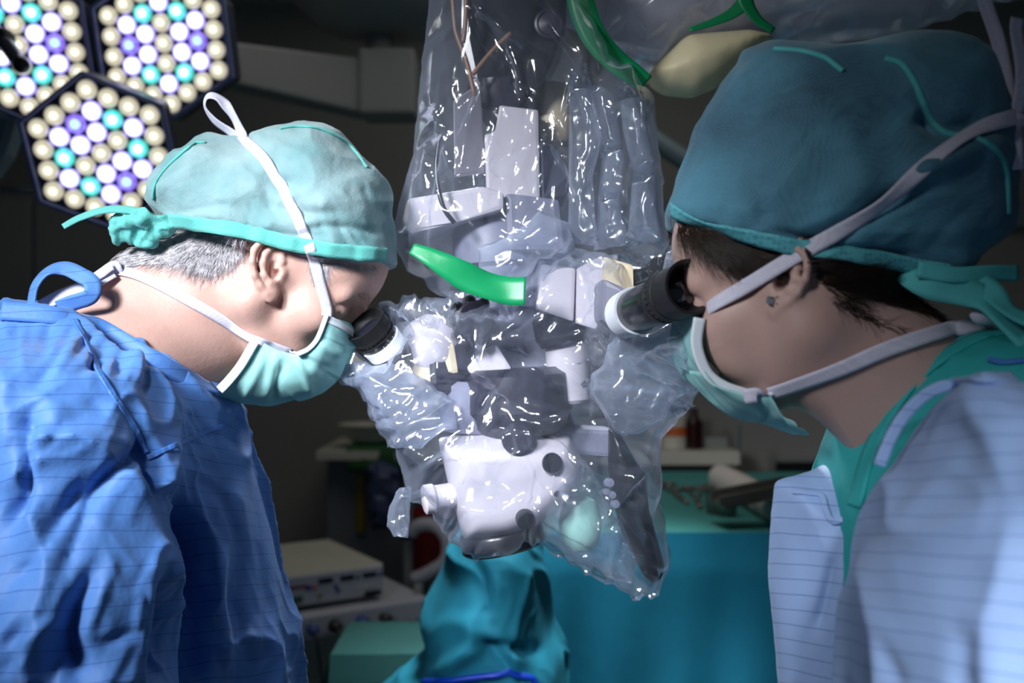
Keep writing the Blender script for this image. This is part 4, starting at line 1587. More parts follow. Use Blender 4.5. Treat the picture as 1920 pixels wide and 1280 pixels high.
Vc = Vc + Nc * (pn(Vc * 18) * 0.0045 + (ridge(Vc * np.array([14, 14, 22]) + 3) - 0.5) * 0.004 + pn(Vc * 60) * 0.0009)[:, None]
Vc = folds(Vc, Nc, [([(462, 262), (455, 300), (500, 330), (560, 350)], -0.007, 14), ([(470, 262), (520, 290), (515, 250)], -0.006, 12),
                    ([(330, 415), (420, 420), (520, 440), (620, 440)], -0.003, 7), ([(560, 430), (640, 425), (725, 440)], -0.0035, 8),
                    ([(700, 310), (690, 350), (712, 400)], -0.004, 14), ([(320, 405), (380, 390), (430, 385)], -0.004, 10),
                    ([(400, 262), (430, 330), (410, 380)], 0.004, 26), ([(560, 250), (600, 330), (590, 400)], 0.004, 40),
                    ([(500, 380), (560, 400), (640, 395)], -0.0025, 9), ([(600, 250), (640, 300), (660, 360)], -0.003, 12)])
Vc = ridges(Vc, Nc, 50, 15, (300, 235, 730, 460), lambda x, y: 0.9, (0.12, 0.32), (5, 14), (50, 150), 0.5)
capM = mkobj('surgical_cap', Vc, Qc, MT['cap_man'], surgeon)
sCap = Surf([capM])
sMan = Surf([surgeon, capM])


def hemband(name, cap_surf, pts, width, mat, parent, dflt, lift=0.0022):
    p, n = lay(cap_surf, pts, dflt, lift)
    return ribbon(name, p, n, width, mat, parent, 0.0012, 5)


hemband('cap_band', sCap, [(322, 413), (352, 416), (400, 424), (466, 436), (520, 450), (560, 459), (605, 466), (650, 472), (690, 476), (722, 478)], 0.0165, MT['cap_band'], capM, 1.1)
# stitched gather round the crown
p, n = lay(sCap, [(287, 372), (292, 345), (310, 318), (335, 293), (365, 270), (385, 268)], 1.13, 0.001)
ribbon('cap_seam', p, n, 0.0042, MT['cap_band'], capM, 0.002, 5)
p, n = lay(sCap, [(525, 242), (555, 238), (590, 240), (620, 250), (650, 268), (672, 292), (688, 315)], 1.13, 0.001)
ribbon('cap_seam', p, n, 0.0042, MT['cap_band'], capM, 0.002, 5)
# knot and tails at the back of the head
kx = P(318, 425, 1.09)
fk = Field(kx - Vector((0.09, 0.03, 0.05)), kx + Vector((0.03, 0.03, 0.03)), 0.0018)
K = lambda a, b, o=0: P(a, b, 1.09 + o)
fk.ell(K(312, 420), (0.012, 0.010, 0.010), 0.004)
fk.chain([K(312, 420), K(270, 410, -0.006), K(225, 420, -0.004), K(212, 440)], [.006, .010, .009, .005], 0.006)
fk.chain([K(312, 425), K(275, 432, 0.006), K(235, 440, 0.004), K(220, 448)], [.006, .012, .009, .006], 0.006)
fk.chain([K(310, 428), K(285, 448), K(260, 458)], [.005, .008, .004], 0.006)
Vk, Qk = fk.mesh()
Nk = vnormals(Vk, Qk)
Vk = Vk + Nk * ((ridge(Vk * 60) - 0.6) * 0.005 + pn(Vk * 120) * 0.0012)[:, None]
mkobj('cap_knot', Vk, Qk, MT['cap_band'], capM)
tl = [P(305, 418, 1.085), P(255, 396, 1.08), P(200, 393, 1.075), (P(150, 408, 1.07)), P(118, 425, 1.065)]
ribbon('cap_tie', tl, [(0.1, -1, 0.5)] * 5, 0.0125, MT['cap_band'], capM, 0.001, 8, lambda t: 0.9 - 0.35 * t)

# hair
cen = np.array(P(521, 505, MY))


def mirrored_proj(V):
    W = V.copy()
    W[:, 1] = np.where(W[:, 1] > MY, 2 * MY - W[:, 1], W[:, 1])
    return proj(W)


nape = [(225, 505), (245, 440), (330, 400), (470, 430), (464, 470), (452, 485), (430, 500), (412, 512), (398, 522), (385, 520), (368, 508), (335, 500), (295, 498), (262, 500)]
burn = [(548, 462), (600, 470), (660, 475), (720, 480), (722, 496), (690, 500), (640, 500), (612, 505), (606, 535), (598, 558), (588, 545), (578, 515), (560, 492)]
pm = mirrored_proj(Vm)
notear = np.abs(Vl[:, 1]) < 0.079
patch('hair_base', Vm, Qm, Nm, in_poly(pm, nape) & (Vl[:, 0] < -0.02) & notear, 0.002, MT['hair_grey'], surgeon, 0.0012, 260)
hs = hair_on(sMan, [(240, 492), (250, 450), (330, 424), (462, 445), (460, 468), (440, 488), (400, 503), (380, 498), (335, 488), (290, 490), (255, 494)], 3200,
             lambda x, y: (-0.85 + (x - 250) / 210 * 0.75, 0.35 + (x - 250) / 210 * 0.55), (0.014, 0.030), 0.005, 1)
strands('hair', hs, MT['hair_grey'], surgeon, 0.00035)
hs = hair_on(sMan, [(575, 480), (615, 487), (608, 520), (598, 540), (584, 520)], 420, lambda x, y: (0.25, 0.95), (0.008, 0.018), 0.002, 2)
hs += hair_on(sMan, [(545, 468), (600, 482), (715, 496), (700, 504), (600, 496), (560, 484)], 420, lambda x, y: (0.7, 0.55), (0.006, 0.013), 0.0015, 3)
strands('sideburn', hs, MT['hair_grey'], surgeon, 0.00028)
hs = hair_on(sMan, [(668, 545), (690, 548), (698, 560), (690, 570), (672, 556)], 260, lambda x, y: (0.75, 0.55), (0.004, 0.008), 0.0012, 4, 0.05)
strands('eyebrow', hs, MT['brow'], surgeon, 0.00014)
for s in (-1, 1):
    c = HM @ Vector((0.0715, s * 0.032, 0.0095))
    ax = HM.to_3x3() @ Vector((1, 0, -0.25))
    lathe('eye', c - ax.normalized() * 0.012, c + ax, [(0.012 - 0.012 * math.cos(a), 0.012 * math.sin(a)) for a in np.linspace(0.02, 3.12, 14)], MT['eye'], surgeon, 20)

# face mask
edge = [(613, 590), (604, 612), (597, 630), (585, 647), (557, 665), (520, 655), (473, 637), (452, 682), (430, 712), (408, 733)]
front = [(652, 602), (662, 622), (660, 645), (652, 668), (640, 693), (618, 720), (585, 740), (540, 752), (480, 757), (418, 742)]
edge = [(613, 590), (607, 606), (601, 622), (592, 640), (577, 655), (557, 664), (520, 656), (478, 640), (452, 684), (412, 731)]
front = [(a + 6, b + 3) for a, b in front]
maskM = loft_mask('face_mask', edge, front, 0.062, MT['mask'], surgeon, MY, pleats=4, pd=0.003, fold=[([(522, 662), (510, 700), (498, 750)], 0.004, 5), ([(540, 668), (520, 710), (515, 752)], -0.003, 6), ([(556, 672), (572, 705), (584, 738)], 0.004, 5), ([(500, 655), (478, 705), (455, 748)], 0.003, 5), ([(560, 668), (610, 690), (640, 688)], -0.003, 9), ([(600, 640), (625, 660), (650, 660)], 0.003, 8)])
sMM = Surf([surgeon, capM, maskM])
# bound edge of the mask
pe = [P(a, b, MY - 0.0645) for a, b in [(613, 590), (607, 606), (601, 622), (592, 640), (577, 655), (557, 664)]]
ribbon('mask_edge', pe, [(-0.2, -1, 0.1)] * len(pe), 0.005, MT['mask_edge'], maskM, 0.0022, 5)
pe = [P(a, b, MY - 0.0645) for a, b in [(478, 640), (452, 684), (430, 712), (412, 731)]]
ribbon('mask_edge', pe, [(-0.4, -1, -0.1)] * len(pe), 0.010, MT['mask_edge'], maskM, 0.002, 5)
pe, ne = lay(sMM, [(616, 598), (634, 608), (650, 618), (660, 626)], MY - 0.03, 0.001)
ribbon('mask_edge', pe, ne, 0.008, MT['mask_edge'], maskM, 0.0015, 5)
# upper strap, over the cap to a loop above the crown
up = [(613, 592), (606, 555), (590, 490), (572, 440), (548, 390), (520, 335), (492, 295), (466, 270), (455, 261)]
p, n = lay(sMM, up, 1.07, 0.0022)
lp = [(452, 248), (436, 215), (412, 185), (390, 180), (384, 200), (402, 226), (430, 246), (452, 262)]
dl = [1.125, 1.12, 1.115, 1.115, 1.12, 1.125, 1.13, 1.13]
p += [P(a, b, d) for (a, b), d in zip(lp, dl)]
n += [Vector((-0.5, -1, 0.2)), Vector((-0.7, -0.8, 0.2)), Vector((-0.2, -0.7, 0.9)), Vector((-0.9, -0.6, 0.4)), Vector((-1, -0.4, -0.4)), Vector((-0.5, -0.6, -0.8)), Vector((-0.4, -0.8, -0.7)), Vector((-0.3, -1, -0.3))]
ribbon('mask_strap', p, n, 0.0115, MT['strap'], maskM, 0.0012, 6)
# lower strap, round the neck to a bow at the nape
lo_ = [(560, 665), (520, 652), (475, 634), (420, 600), (360, 566), (300, 535), (255, 516), (215, 508)]
p, n = lay(sMM, lo_, 1.08, 0.0028)
ribbon('mask_strap', p, n, 0.0115, MT['strap'], maskM, 0.0012, 6)
p = [P(212, 510, 1.09), P(190, 522, 1.085), P(150, 540, 1.08), P(110, 556, 1.075), P(75, 575, 1.07)]
ribbon('mask_strap', p, [(-0.2, -1, 0.6)] * 5, 0.018, MT['strap'], maskM, 0.0012, 6)
p = [P(222, 512, 1.095), P(212, 498, 1.09), P(190, 512, 1.085), P(165, 530, 1.085)]
ribbon('mask_strap', p, [(-0.4, -1, 0.5)] * 4, 0.014, MT['strap'], maskM, 0.0012, 6)

# gown
gy = 1.15
fg = Field((-0.86, 0.76, 0.66), (-0.16, 1.46, 1.62), 0.0062)
tor = [(-420, 620), (-200, 560), (0, 548), (90, 548), (160, 560), (260, 610), (340, 655), (408, 712), (424, 742), (430, 790), (450, 850), (474, 900), (490, 960), (505, 1015), (520, 1080),
       (534, 1150), (545, 1230), (552, 1290), (560, 1500), (-420, 1500)]
fg.inflate([XZ(a, b, MY - 0.02) for a, b in tor], MY - 0.01, 0.20, 0.20, 0)
# near shoulder and sleeve
fg.cone(P(150, 690, 1.10), P(120, 830, 0.955), 0.075, 0.092, 0.08)
fg.cone(P(120, 830, 0.955), P(150, 1120, 0.91), 0.090, 0.088, 0.03)
fg.cone(P(150, 1120, 0.91), P(175, 1420, 0.90), 0.088, 0.082, 0.03)
fg.clip_below([XZ(a, b, d) for a, b, d in [(-300, 575, 1.05), (0, 575, 1.07), (90, 578, 1.075), (150, 585, 1.08), (200, 610, 1.08), (260, 648, 1.075), (330, 690, 1.075), (405, 724, 1.09), (470, 760, 1.12)]], 'below', 0.004)
Vg, Qg = fg.mesh()
Vg = relax(Vg, Qg, 4)
# refine once (quads -> 4 quads) so that creases can be crisp


Vg, Qg = refine(Vg, Qg)
Vg = relax(Vg, Qg, 2)
Ng = vnormals(Vg, Qg)


Vg = Vg + Ng * cloth_noise(Vg, 3.3, 0.016)[:, None]
Vg = folds(Vg, Ng, [
    ([(272, 835), (310, 920), (342, 1000), (344, 1060), (325, 1150), (300, 1290)], -0.0500, 18),
    ([(345, 1010), (330, 1090), (345, 1180), (330, 1290)], -0.0400, 26),
    ([(225, 880), (262, 850), (276, 830)], -0.0204, 12),
    ([(250, 700), (275, 790), (320, 900), (338, 990)], 0.0170, 12),
    ([(60, 760), (45, 840), (40, 920), (15, 1000)], -0.0204, 14),
    ([(165, 900), (120, 960), (60, 1040), (20, 1090)], -0.0221, 16),
    ([(240, 860), (180, 920), (150, 990), (110, 1080)], -0.0238, 15),
    ([(180, 1060), (150, 1120), (130, 1200), (150, 1280)], -0.0238, 22),
    ([(150, 590), (165, 640), (190, 700), (235, 770), (270, 830)], -0.0085, 7),
    ([(30, 620), (90, 660), (150, 720), (200, 770)], -0.0153, 16),
    ([(0, 690), (70, 720), (120, 790)], 0.0136, 20),
    ([(300, 700), (340, 740), (370, 800)], -0.0102, 10),
    ([(250, 690), (300, 760), (330, 830)], -0.0085, 9),
    ([(430, 960), (455, 1040), (440, 1130), (470, 1230)], -0.0119, 14),
    ([(380, 920), (420, 1000), (410, 1100), (430, 1250)], 0.0102, 14),
    ([(300, 870), (380, 890), (470, 950)], 0.0085, 10),
    ([(480, 1000), (500, 1100), (505, 1250)], -0.0085, 12),
    ([(350, 1070), (380, 1150), (370, 1280)], -0.0153, 16),
    ([(90, 1150), (60, 1220), (70, 1290)], 0.0170, 22),
    ([(230, 960), (280, 1010), (300, 1090)], 0.0170, 18),
])
Vg = ridges(Vg, Ng, 70, 5, (-40, 600, 300, 1290), lambda x, y: 2.0, (0.3, 0.75), (10, 26), (70, 240), 0.5)
Vg = ridges(Vg, Ng, 60, 6, (250, 680, 540, 1290), lambda x, y: 1.25 if y > 850 else 0.8, (0.3, 0.65), (5, 13), (40, 140), 0.5)
Vg = relax(Vg, Qg, 1, 0.4)
gownM = mkobj('surgical_gown', Vg, Qg, MT['gown_man'], surgeon)
sG = Surf([gownM])
p, n = lay(sG, [(8, 586), (80, 592), (150, 602), (200, 626), (258, 664), (330, 706), (398, 734)], 1.06, 0.004, 8)
ribbon('gown_collar', p, [(-0.35, -1, 0.45)] * len(p), 0.019, MT['gown_man'], gownM, 0.004, 3)
p, n = lay(sG, [(140, 600), (160, 640), (185, 695), (215, 745), (250, 800), (275, 850)], 1.04, 0.001)
ribbon('gown_seam', p, n, 0.006, MT['gown_seam'], gownM, 0.002, 6)
p, n = lay(sG, [(276, 858), (330, 835), (380, 812), (422, 797)], 1.04, 0.001)
ribbon('gown_seam', p, n, 0.005, MT['gown_seam'], gownM, 0.002, 6)
# blue tie loop behind the neck
p = [P(58, 572, 1.06), P(66, 535, 1.06), P(90, 508, 1.062), P(122, 503, 1.065), P(150, 515, 1.06), P(172, 530, 1.055), P(170, 555, 1.05), P(135, 568, 1.055), P(110, 578, 1.06)]
n = [Vector((-0.8, -1, 0.3)), Vector((-0.7, -0.9, 0.5)), Vector((-0.4, -0.8, 0.8)), Vector((0.1, -1, 0.6)), Vector((0.2, -1, 0.35)), Vector((0.5, -1, 0.2)), Vector((0.3, -1, -0.3)), Vector((-0.1, -1, -0.5)), Vector((-0.2, -1, -0.3))]
ribbon('gown_tie', p, n, 0.017, MT['gown_man'], gownM, 0.0018, 7)

# ================================================================== the surgeon on the right (brown hair, nearer the lens)
WY = 0.88
HW = person_matrix(P(1462, 522, 0.812) + Vector((0.030, 0.058, 0)), 153, 24, 0, 0.97)
NY = WY - 0.022
neckW = [(P(1540, 570, NY), P(1620, 680, NY), 0.056, 0.055, 0.045),
         (P(1620, 680, NY), P(1740, 800, NY), 0.055, 0.064, 0.03),
         (P(1530, 670, NY), P(1650, 780, NY), 0.040, 0.046, 0.045),
         (P(1680, 690, NY), P(1800, 770, NY), 0.048, 0.055, 0.04)]
Vlw, Vw, Qw = head_field(HW, 1, math.radians(40), jaw=1.0, brow=0.8, neck=neckW, lo=(-0.26, -0.13, -0.27), hi=(0.13, 0.13, 0.145), ear_scale=0.88, chin=0.80, nose=0.009, cheek=True)
doctor = mkobj('person', Vw, Qw, MT['skin_woman'])
tag(doctor, 'brown-haired surgeon in a pale blue gown with ear stud at the right eyepiece', 'person', 'surgeons at the microscope')
Nw = vnormals(Vw, Qw)

capw = [(1240, 520), (1252, 420), (1262, 370), (1280, 310), (1300, 250), (1328, 190), (1360, 140), (1400, 100), (1440, 84), (1500, 82), (1580, 80), (1680, 70), (1760, 68), (1820, 78), (1855, 105),
        (1875, 150), (1885, 200), (1888, 260), (1897, 340), (1895, 400), (1885, 440), (1860, 470), (1830, 490), (1800, 560)]
hemw = [(1150, 370), (1252, 398), (1300, 420), (1360, 440), (1440, 463), (1520, 478), (1600, 490), (1700, 502), (1790, 512), (1860, 500), (1980, 470)]
fcw = Field((0.105, WY - 0.20, 1.53), (0.46, WY + 0.16, 1.80), 0.0024)
CK, CX = -0.16, 0.262
fcw.inflate([XZs(a, b, WY - 0.015, CK, CX) for a, b in capw], WY - 0.005, 0.094, 0.095, 0, skew=(CK, CX))
fcw.ell(HW @ Vector((-0.010, 0, 0.045)), (0.105, 0.082, 0.092), 0.015, '+', HW.to_3x3().normalized())
fcw.ell(HW @ Vector((0.040, 0, 0.048)), (0.058, 0.068, 0.068), 0.015, '+', HW.to_3x3().normalized())
dW = lambda x: WY - 0.02 - min(1, max(0, (x - 1255) / 120)) * 0.058
fcw.clip_below([XZs(a, b, dW(a), CK, CX) for a, b in hemw], 'above', 0.002)
Vcw, Qcw = fcw.mesh()
Vcw = relax(Vcw, Qcw, 14)
Ncw = vnormals(Vcw, Qcw)
Vcw = Vcw + Ncw * (pn(Vcw * 14 + 5) * 0.005 + (ridge(Vcw * np.array([12, 12, 18]) + 8) - 0.5) * 0.003 + pn(Vcw * 55) * 0.0007)[:, None]
Vcw = folds(Vcw, Ncw, [([(1335, 222), (1400, 190), (1480, 160), (1560, 135), (1600, 125)], -0.0160, 20),
                       ([(1330, 225), (1420, 205), (1520, 165), (1640, 115), (1700, 108)], 0.0112, 16),
                       ([(1580, 100), (1680, 100), (1800, 92), (1850, 110)], -0.0096, 16),
                       ([(1672, 110), (1710, 150), (1738, 210), (1770, 250)], -0.0064, 10),
                       ([(1720, 200), (1780, 240), (1860, 230)], -0.0192, 26),
                       ([(1700, 330), (1780, 300), (1840, 270), (1880, 290)], 0.0144, 24),
                       ([(1480, 470), (1560, 440), (1640, 400), (1740, 340)], -0.0080, 20),
                       ([(1450, 430), (1520, 455), (1600, 470), (1720, 480)], -0.0064, 10),
                       ([(1400, 300), (1420, 360), (1440, 420)], -0.0048, 20), ([(1550, 190), (1600, 280), (1620, 380)], 0.0064, 40)])
Vcw = ridges(Vcw, Ncw, 30, 16, (1290, 90, 1880, 470), lambda x, y: -0.5, (0.1, 0.22), (8, 20), (80, 250), 0.5)
capW = mkobj('surgical_cap', Vcw, Qcw, MT['cap_woman'], doctor)
sCW = Surf([capW])
hemband('cap_band', sCW, [(1262, 393), (1300, 410), (1350, 426), (1400, 440), (1440, 450), (1500, 464), (1560, 472), (1640, 484), (1720, 496), (1780, 502)], 0.0135, MT['cap_band_woman'], capW, 0.83)
for line in ([(1452, 92), (1500, 96), (1545, 108), (1568, 124), (1580, 134)], [(1660, 110), (1690, 120), (1715, 155), (1732, 195), (1750, 230), (1775, 250), (1810, 255), (1845, 265), (1875, 290), (1888, 330), (1890, 400)]):
    p, n = lay(sCW, line, 0.85, 0.001)
    ribbon('cap_piping', p, n, 0.0048, MT['piping'], capW, 0.0025, 6, None, 0.2)
sWo = Surf([doctor, capW])
# ties at the nape
p = [P(1690, 512, 0.815), P(1740, 535, 0.80), P(1800, 545, 0.795), P(1845, 560, 0.79), P(1885, 600, 0.78), P(1930, 650, 0.77)]
ribbon('cap_tie', p, [(0, -1, 0.1), (0, -1, -0.2), (0, -1, 0.2), (0.2, -1, 0.3), (0.3, -1, 0.3), (0.3, -1, 0.1)], 0.020, MT['piping'], capW, 0.0014, 7, lambda t: 0.8 + 0.4 * math.sin(3.1 * t))
p = [P(1830, 520, 0.80), P(1860, 548, 0.79), P(1890, 580, 0.775), P(1940, 605, 0.76)]
ribbon('cap_tie', p, [(0, -1, 0.4), (-0.3, -1, 0.3), (0.3, -1, 0.5), (0.3, -1, 0.5)], 0.018, MT['piping'], capW, 0.0014, 7)
p = [P(1720, 505, 0.80), P(1790, 515, 0.795), P(1860, 512, 0.80), P(1910, 512, 0.81)]
ribbon('cap_tie', p, [(0, -1, -0.2), (0, -1, 0.1), (0, -1, -0.3), (0, -1, 0)], 0.013, MT['piping'], capW, 0.0014, 7)

# hair under the cap rim
WC = HW @ Vector((0, 0, 0))
Wax = HW.to_3x3() @ Vector((0, 1, 0))


def side_proj(V):
    d = (V - np.array(WC)) @ np.array(Wax)
    W = V + np.outer(np.where(d < 0, -2 * d, 0), np.array(Wax))
    return proj(W)


pw = side_proj(Vw)
temple = [(1255, 380), (1268, 405), (1278, 430), (1300, 455), (1330, 480), (1362, 502), (1395, 512), (1420, 500), (1440, 480), (1500, 440), (1440, 400), (1300, 360)]
napew = [(1505, 470), (1530, 520), (1580, 545), (1640, 565), (1700, 590), (1760, 600), (1810, 598), (1850, 560), (1850, 460), (1700, 430), (1500, 430)]
patch('hair_base', Vw, Qw, Nw, in_poly(pw, napew) & (Vlw[:, 0] < -0.028) & (Vlw[:, 2] > -0.045), 0.0012, MT['hair_brown'], doctor, 0.001, 260)
patch('hair_base', Vw, Qw, Nw, in_poly(pw, [(1258, 370), (1264, 402), (1300, 440), (1360, 478), (1410, 492), (1450, 480), (1480, 440), (1400, 380)]) & (np.abs(Vlw[:, 1]) < 0.073), 0.0010, MT['hair_brown'], doctor, 0.0008, 260)
hs = hair_on(sWo, [(1260, 395), (1300, 415), (1380, 445), (1450, 465), (1425, 500), (1390, 505), (1350, 490), (1310, 462), (1275, 430)], 1700,
             lambda x, y: (0.75, 0.62 - (x - 1260) / 500), (0.020, 0.045), 0.003, 11, 0.1)
strands('hair', hs, MT['hair_brown'], doctor, 0.00028)
hs = hair_on(sWo, [(1510, 490), (1560, 500), (1700, 520), (1800, 530), (1810, 580), (1740, 585), (1660, 570), (1580, 545), (1530, 530)], 2400,
             lambda x, y: (0.9, 0.05), (0.020, 0.045), 0.003, 12, 0.12)
hs += hair_on(sWo, [(1520, 500), (1560, 520), (1640, 590), (1700, 620), (1640, 610), (1560, 570)], 260,
              lambda x, y: (0.8, 0.45), (0.014, 0.03), 0.002, 13, 0.3)
strands('hair', hs, MT['hair_brown'], doctor, 0.00025)
hs = hair_on(sWo, [(1258, 470), (1300, 490), (1295, 500), (1258, 482)], 60, lambda x, y: (0.9, 0.3), (0.006, 0.010), 0.001, 14)
strands('eyebrow', hs, MT['hair_brown'], doctor, 0.00025)
for s in (-1, 1):
    c = HW @ Vector((0.0715, s * 0.032, 0.0095))
    ax = HW.to_3x3() @ Vector((1, 0, -0.15))
    lathe('eye', c - ax.normalized() * 0.012, c + ax, [(0.012 - 0.012 * math.cos(a), 0.012 * math.sin(a)) for a in np.linspace(0.02, 3.12, 14)], MT['eye'], doctor, 20)
# ear stud: a square stone in a claw setting
q, nq = sWo.hit(1447, 563, 0.80, 0.0)
er = box('ear_stud', q + nq * 0.0018, (0.0065, 0.004, 0.0065), MT['gem'], doctor, (0, math.radians(12), math.radians(-10)), 0.0012)
er['label'] = 'square clear stone ear stud'
for dx in (-1, 1):
    for dz in (-1, 1):
        lathe('claw', q + Vector((dx * 0.003, -0.001, dz * 0.003)), q + Vector((dx * 0.0028, -0.005, dz * 0.0028)), [(0, 0.0006), (0.0042, 0.0006), (0.0048, 0.0003)], MT['metal'], er, 8)

# mask of the right surgeon: seen from behind her cheek
edge = [(1310, 600), (1306, 640), (1312, 672), (1325, 700), (1348, 722), (1395, 738), (1440, 738), (1458, 768), (1476, 792), (1490, 800)]
front = [(1292, 590), (1284, 630), (1290, 668), (1306, 700), (1330, 735), (1356, 765), (1400, 785), (1440, 795), (1470, 804), (1494, 806)]
maskW = loft_mask('face_mask', edge, front, 0.072, MT['mask'], doctor, WY + 0.04, pleats=3, pd=0.003, dedge=[0.85, 0.85, 0.848, 0.843, 0.836, 0.826, 0.815, 0.812, 0.815, 0.83], farshift=0.028)
pe = [P(a, b, WY - 0.034) for a, b in [(1312, 596), (1306, 640), (1314, 675), (1330, 704), (1358, 724), (1400, 738)]]
ribbon('mask_edge', pe, [(0.1, -1, 0.1)] * len(pe), 0.0105, MT['mask_edge'], maskW, 0.0022, 6, lambda t: 1.0 - 0.2 * t)
sWM = Surf([doctor, capW, maskW])
p, n = lay(sWM, [(1312, 597), (1345, 572), (1390, 545), (1440, 515), (1500, 478), (1580, 430), (1660, 370), (1740, 310), (1820, 255), (1868, 230), (1894, 222)], 0.81, 0.0045, 4)
ribbon('mask_strap', p, n, 0.0125, MT['strap'], maskW, 0.0012, 6)
p, n = lay(sWM, [(1398, 742), (1440, 735), (1500, 716), (1580, 688), (1660, 656), (1740, 630), (1800, 615), (1862, 600)], 0.82, 0.003)
ribbon('mask_strap', p, n, 0.0125, MT['strap'], maskW, 0.0012, 6)
# knot and tails behind her cap
fk = Field(P(1895, 222, 0.80) - Vector((0.02, 0.02, 0.02)), P(1895, 222, 0.80) + Vector((0.025, 0.02, 0.02)), 0.0014)
fk.ell(P(1893, 225, 0.80), (0.009, 0.007, 0.0065), 0.003)
fk.ell(P(1907, 226, 0.80), (0.007, 0.007, 0.006), 0.003)
Vk, Qk = fk.mesh()
mkobj('strap_knot', Vk, Qk, MT['strap'], maskW)
p = [P(1895, 220, 0.80), P(1888, 160, 0.80), P(1872, 80, 0.80), P(1852, 20, 0.80), P(1838, -25, 0.80)]
ribbon('mask_strap', p, [(-0.3, -1, 0)] * 5, 0.0105, MT['strap'], maskW, 0.0012, 6)
p = [P(1905, 220, 0.798), P(1916, 140, 0.79), P(1906, 60, 0.79), P(1908, 34, 0.79)]
ribbon('mask_strap', p, [(0.2, -1, 0)] * 4, 0.0115, MT['strap'], maskW, 0.0012, 6)
p = [P(1904, 228, 0.798), P(1906, 270, 0.79), P(1907, 318, 0.79)]
ribbon('mask_strap', p, [(0, -1, 0)] * 3, 0.010, MT['strap'], maskW, 0.0012, 6)
q = P(1842, 588, 0.80)
fk = Field(q - Vector((0.02, 0.02, 0.02)), q + Vector((0.02, 0.02, 0.02)), 0.0014)
fk.ell(q, (0.010, 0.007, 0.009), 0.003)
fk.cone(q, P(1860, 598, 0.80), 0.006, 0.005, 0.004)
Vk, Qk = fk.mesh()
mkobj('strap_knot', Vk, Qk, MT['strap'], maskW)

# scrub top collar
fs = Field((0.26, 0.72, 0.95), (0.62, 1.06, 1.56), 0.0045)
scr = [(1575, 1300), (1585, 1000), (1600, 920), (1622, 850), (1655, 780), (1700, 715), (1760, 660), (1830, 618), (1900, 606), (2050, 620), (2150, 800), (2150, 1300)]
fs.inflate([XZ(a, b, WY - 0.09) for a, b in scr], WY - 0.02, 0.125, 0.055, 0)
Vs, Qs = fs.mesh()
Vs = relax(Vs, Qs, 3)
Ns = vnormals(Vs, Qs)
Vs = Vs + Ns * (cloth_noise(Vs, 7.7, 0.003))[:, None]
scrub = mkobj('scrub_top', Vs, Qs, MT['scrub'], doctor)
sS = Surf([scrub])
p, n = lay(sS, [(1605, 950), (1625, 870), (1655, 800), (1700, 732), (1760, 676), (1835, 634), (1900, 622)], 0.80, 0.001)
ribbon('scrub_collar', p, n, 0.016, MT['scrub'], scrub, 0.003, 6)
# gown: near shoulder and sleeve, open front flap
fgw = Field((0.18, 0.46, 0.78), (0.62, 0.86, 1.52), 0.0055)
sh = [(1535, 1700), (1535, 1400), (1545, 1230), (1556, 1100), (1575, 1020), (1605, 950), (1640, 880), (1668, 815), (1700, 765), (1745, 728), (1800, 712), (1900, 702), (2100, 690), (2600, 760), (2600, 1700)]
fgw.inflate([XZ(a, b, 0.722) for a, b in sh], 0.66, 0.16, 0.11, 0)
Vgw, Qgw = fgw.mesh()
Vgw = relax(Vgw, Qgw, 4)
Vgw, Qgw = refine(Vgw, Qgw)
Vgw = relax(Vgw, Qgw, 2)
Ngw = vnormals(Vgw, Qgw)
Vgw = Vgw + Ngw * cloth_noise(Vgw, 12.1, 0.006)[:, None]
Vgw = folds(Vgw, Ngw, [([(1612, 1042), (1622, 1070), (1600, 1120), (1578, 1180), (1572, 1300)], -0.020, 17),
                       ([(1560, 1260), (1558, 1120), (1580, 1050), (1605, 1034)], 0.012, 14),
                       ([(1690, 790), (1740, 800), (1800, 780)], 0.005, 16), ([(1660, 880), (1720, 860), (1780, 880)], -0.006, 20),
                       ([(1680, 1130), (1720, 1060), (1760, 1000)], 0.008, 26), ([(1800, 1180), (1810, 1230), (1800, 1300)], -0.010, 26),
                       ([(1620, 1180), (1660, 1230), (1690, 1290)], -0.006, 16), ([(1700, 970), (1800, 940), (1900, 960)], -0.005, 30)])
Vgw = ridges(Vgw, Ngw, 26, 9, (1560, 720, 1920, 1290), lambda x, y: 2.2, (0.12, 0.3), (20, 44), (100, 260), 0.5)
Vgw = relax(Vgw, Qgw, 4, 0.5)
gownW = mkobj('surgical_gown', Vgw, Qgw, MT['gown_woman'], doctor)
sGW = Surf([gownW])
p, n = lay(sGW, [(1648, 872), (1672, 815), (1704, 768), (1748, 732), (1800, 718), (1900, 708)], 0.70, 0.001)
ribbon('gown_collar', p, n, 0.008, MT['gown_woman'], gownW, 0.004, 6)
# front flap: two sheets of the open gown front hanging from the collar
ff = Field((0.20, 0.72, 0.80), (0.36, 1.02, 1.41), 0.0035)
fl = [(1485, 917), (1510, 911), (1550, 898), (1585, 880), (1612, 862), (1680, 880), (1700, 1000), (1700, 1500), (1500, 1500), (1488, 1330), (1478, 1240), (1470, 1130), (1472, 1060), (1478, 980)]
ff.inflate([XZ(a, b, 0.83) for a, b in fl], 0.87, 0.085, 0.13, 0)
Vf, Qf = ff.mesh()
Vf = relax(Vf, Qf, 3)
Nf = vnormals(Vf, Qf)
Vf = Vf + Nf * cloth_noise(Vf, 21.0, 0.003)[:, None]
Vf = folds(Vf, Nf, [([(1545, 935), (1560, 975), (1590, 985)], -0.012, 10), ([(1538, 920), (1545, 960), (1565, 985)], 0.008, 9), ([(1530, 1180), (1550, 1100), (1560, 1040)], -0.006, 10)])
flap = mkobj('gown_front', Vf, Qf, MT['gown_woman'], gownW)
sF = Surf([flap])
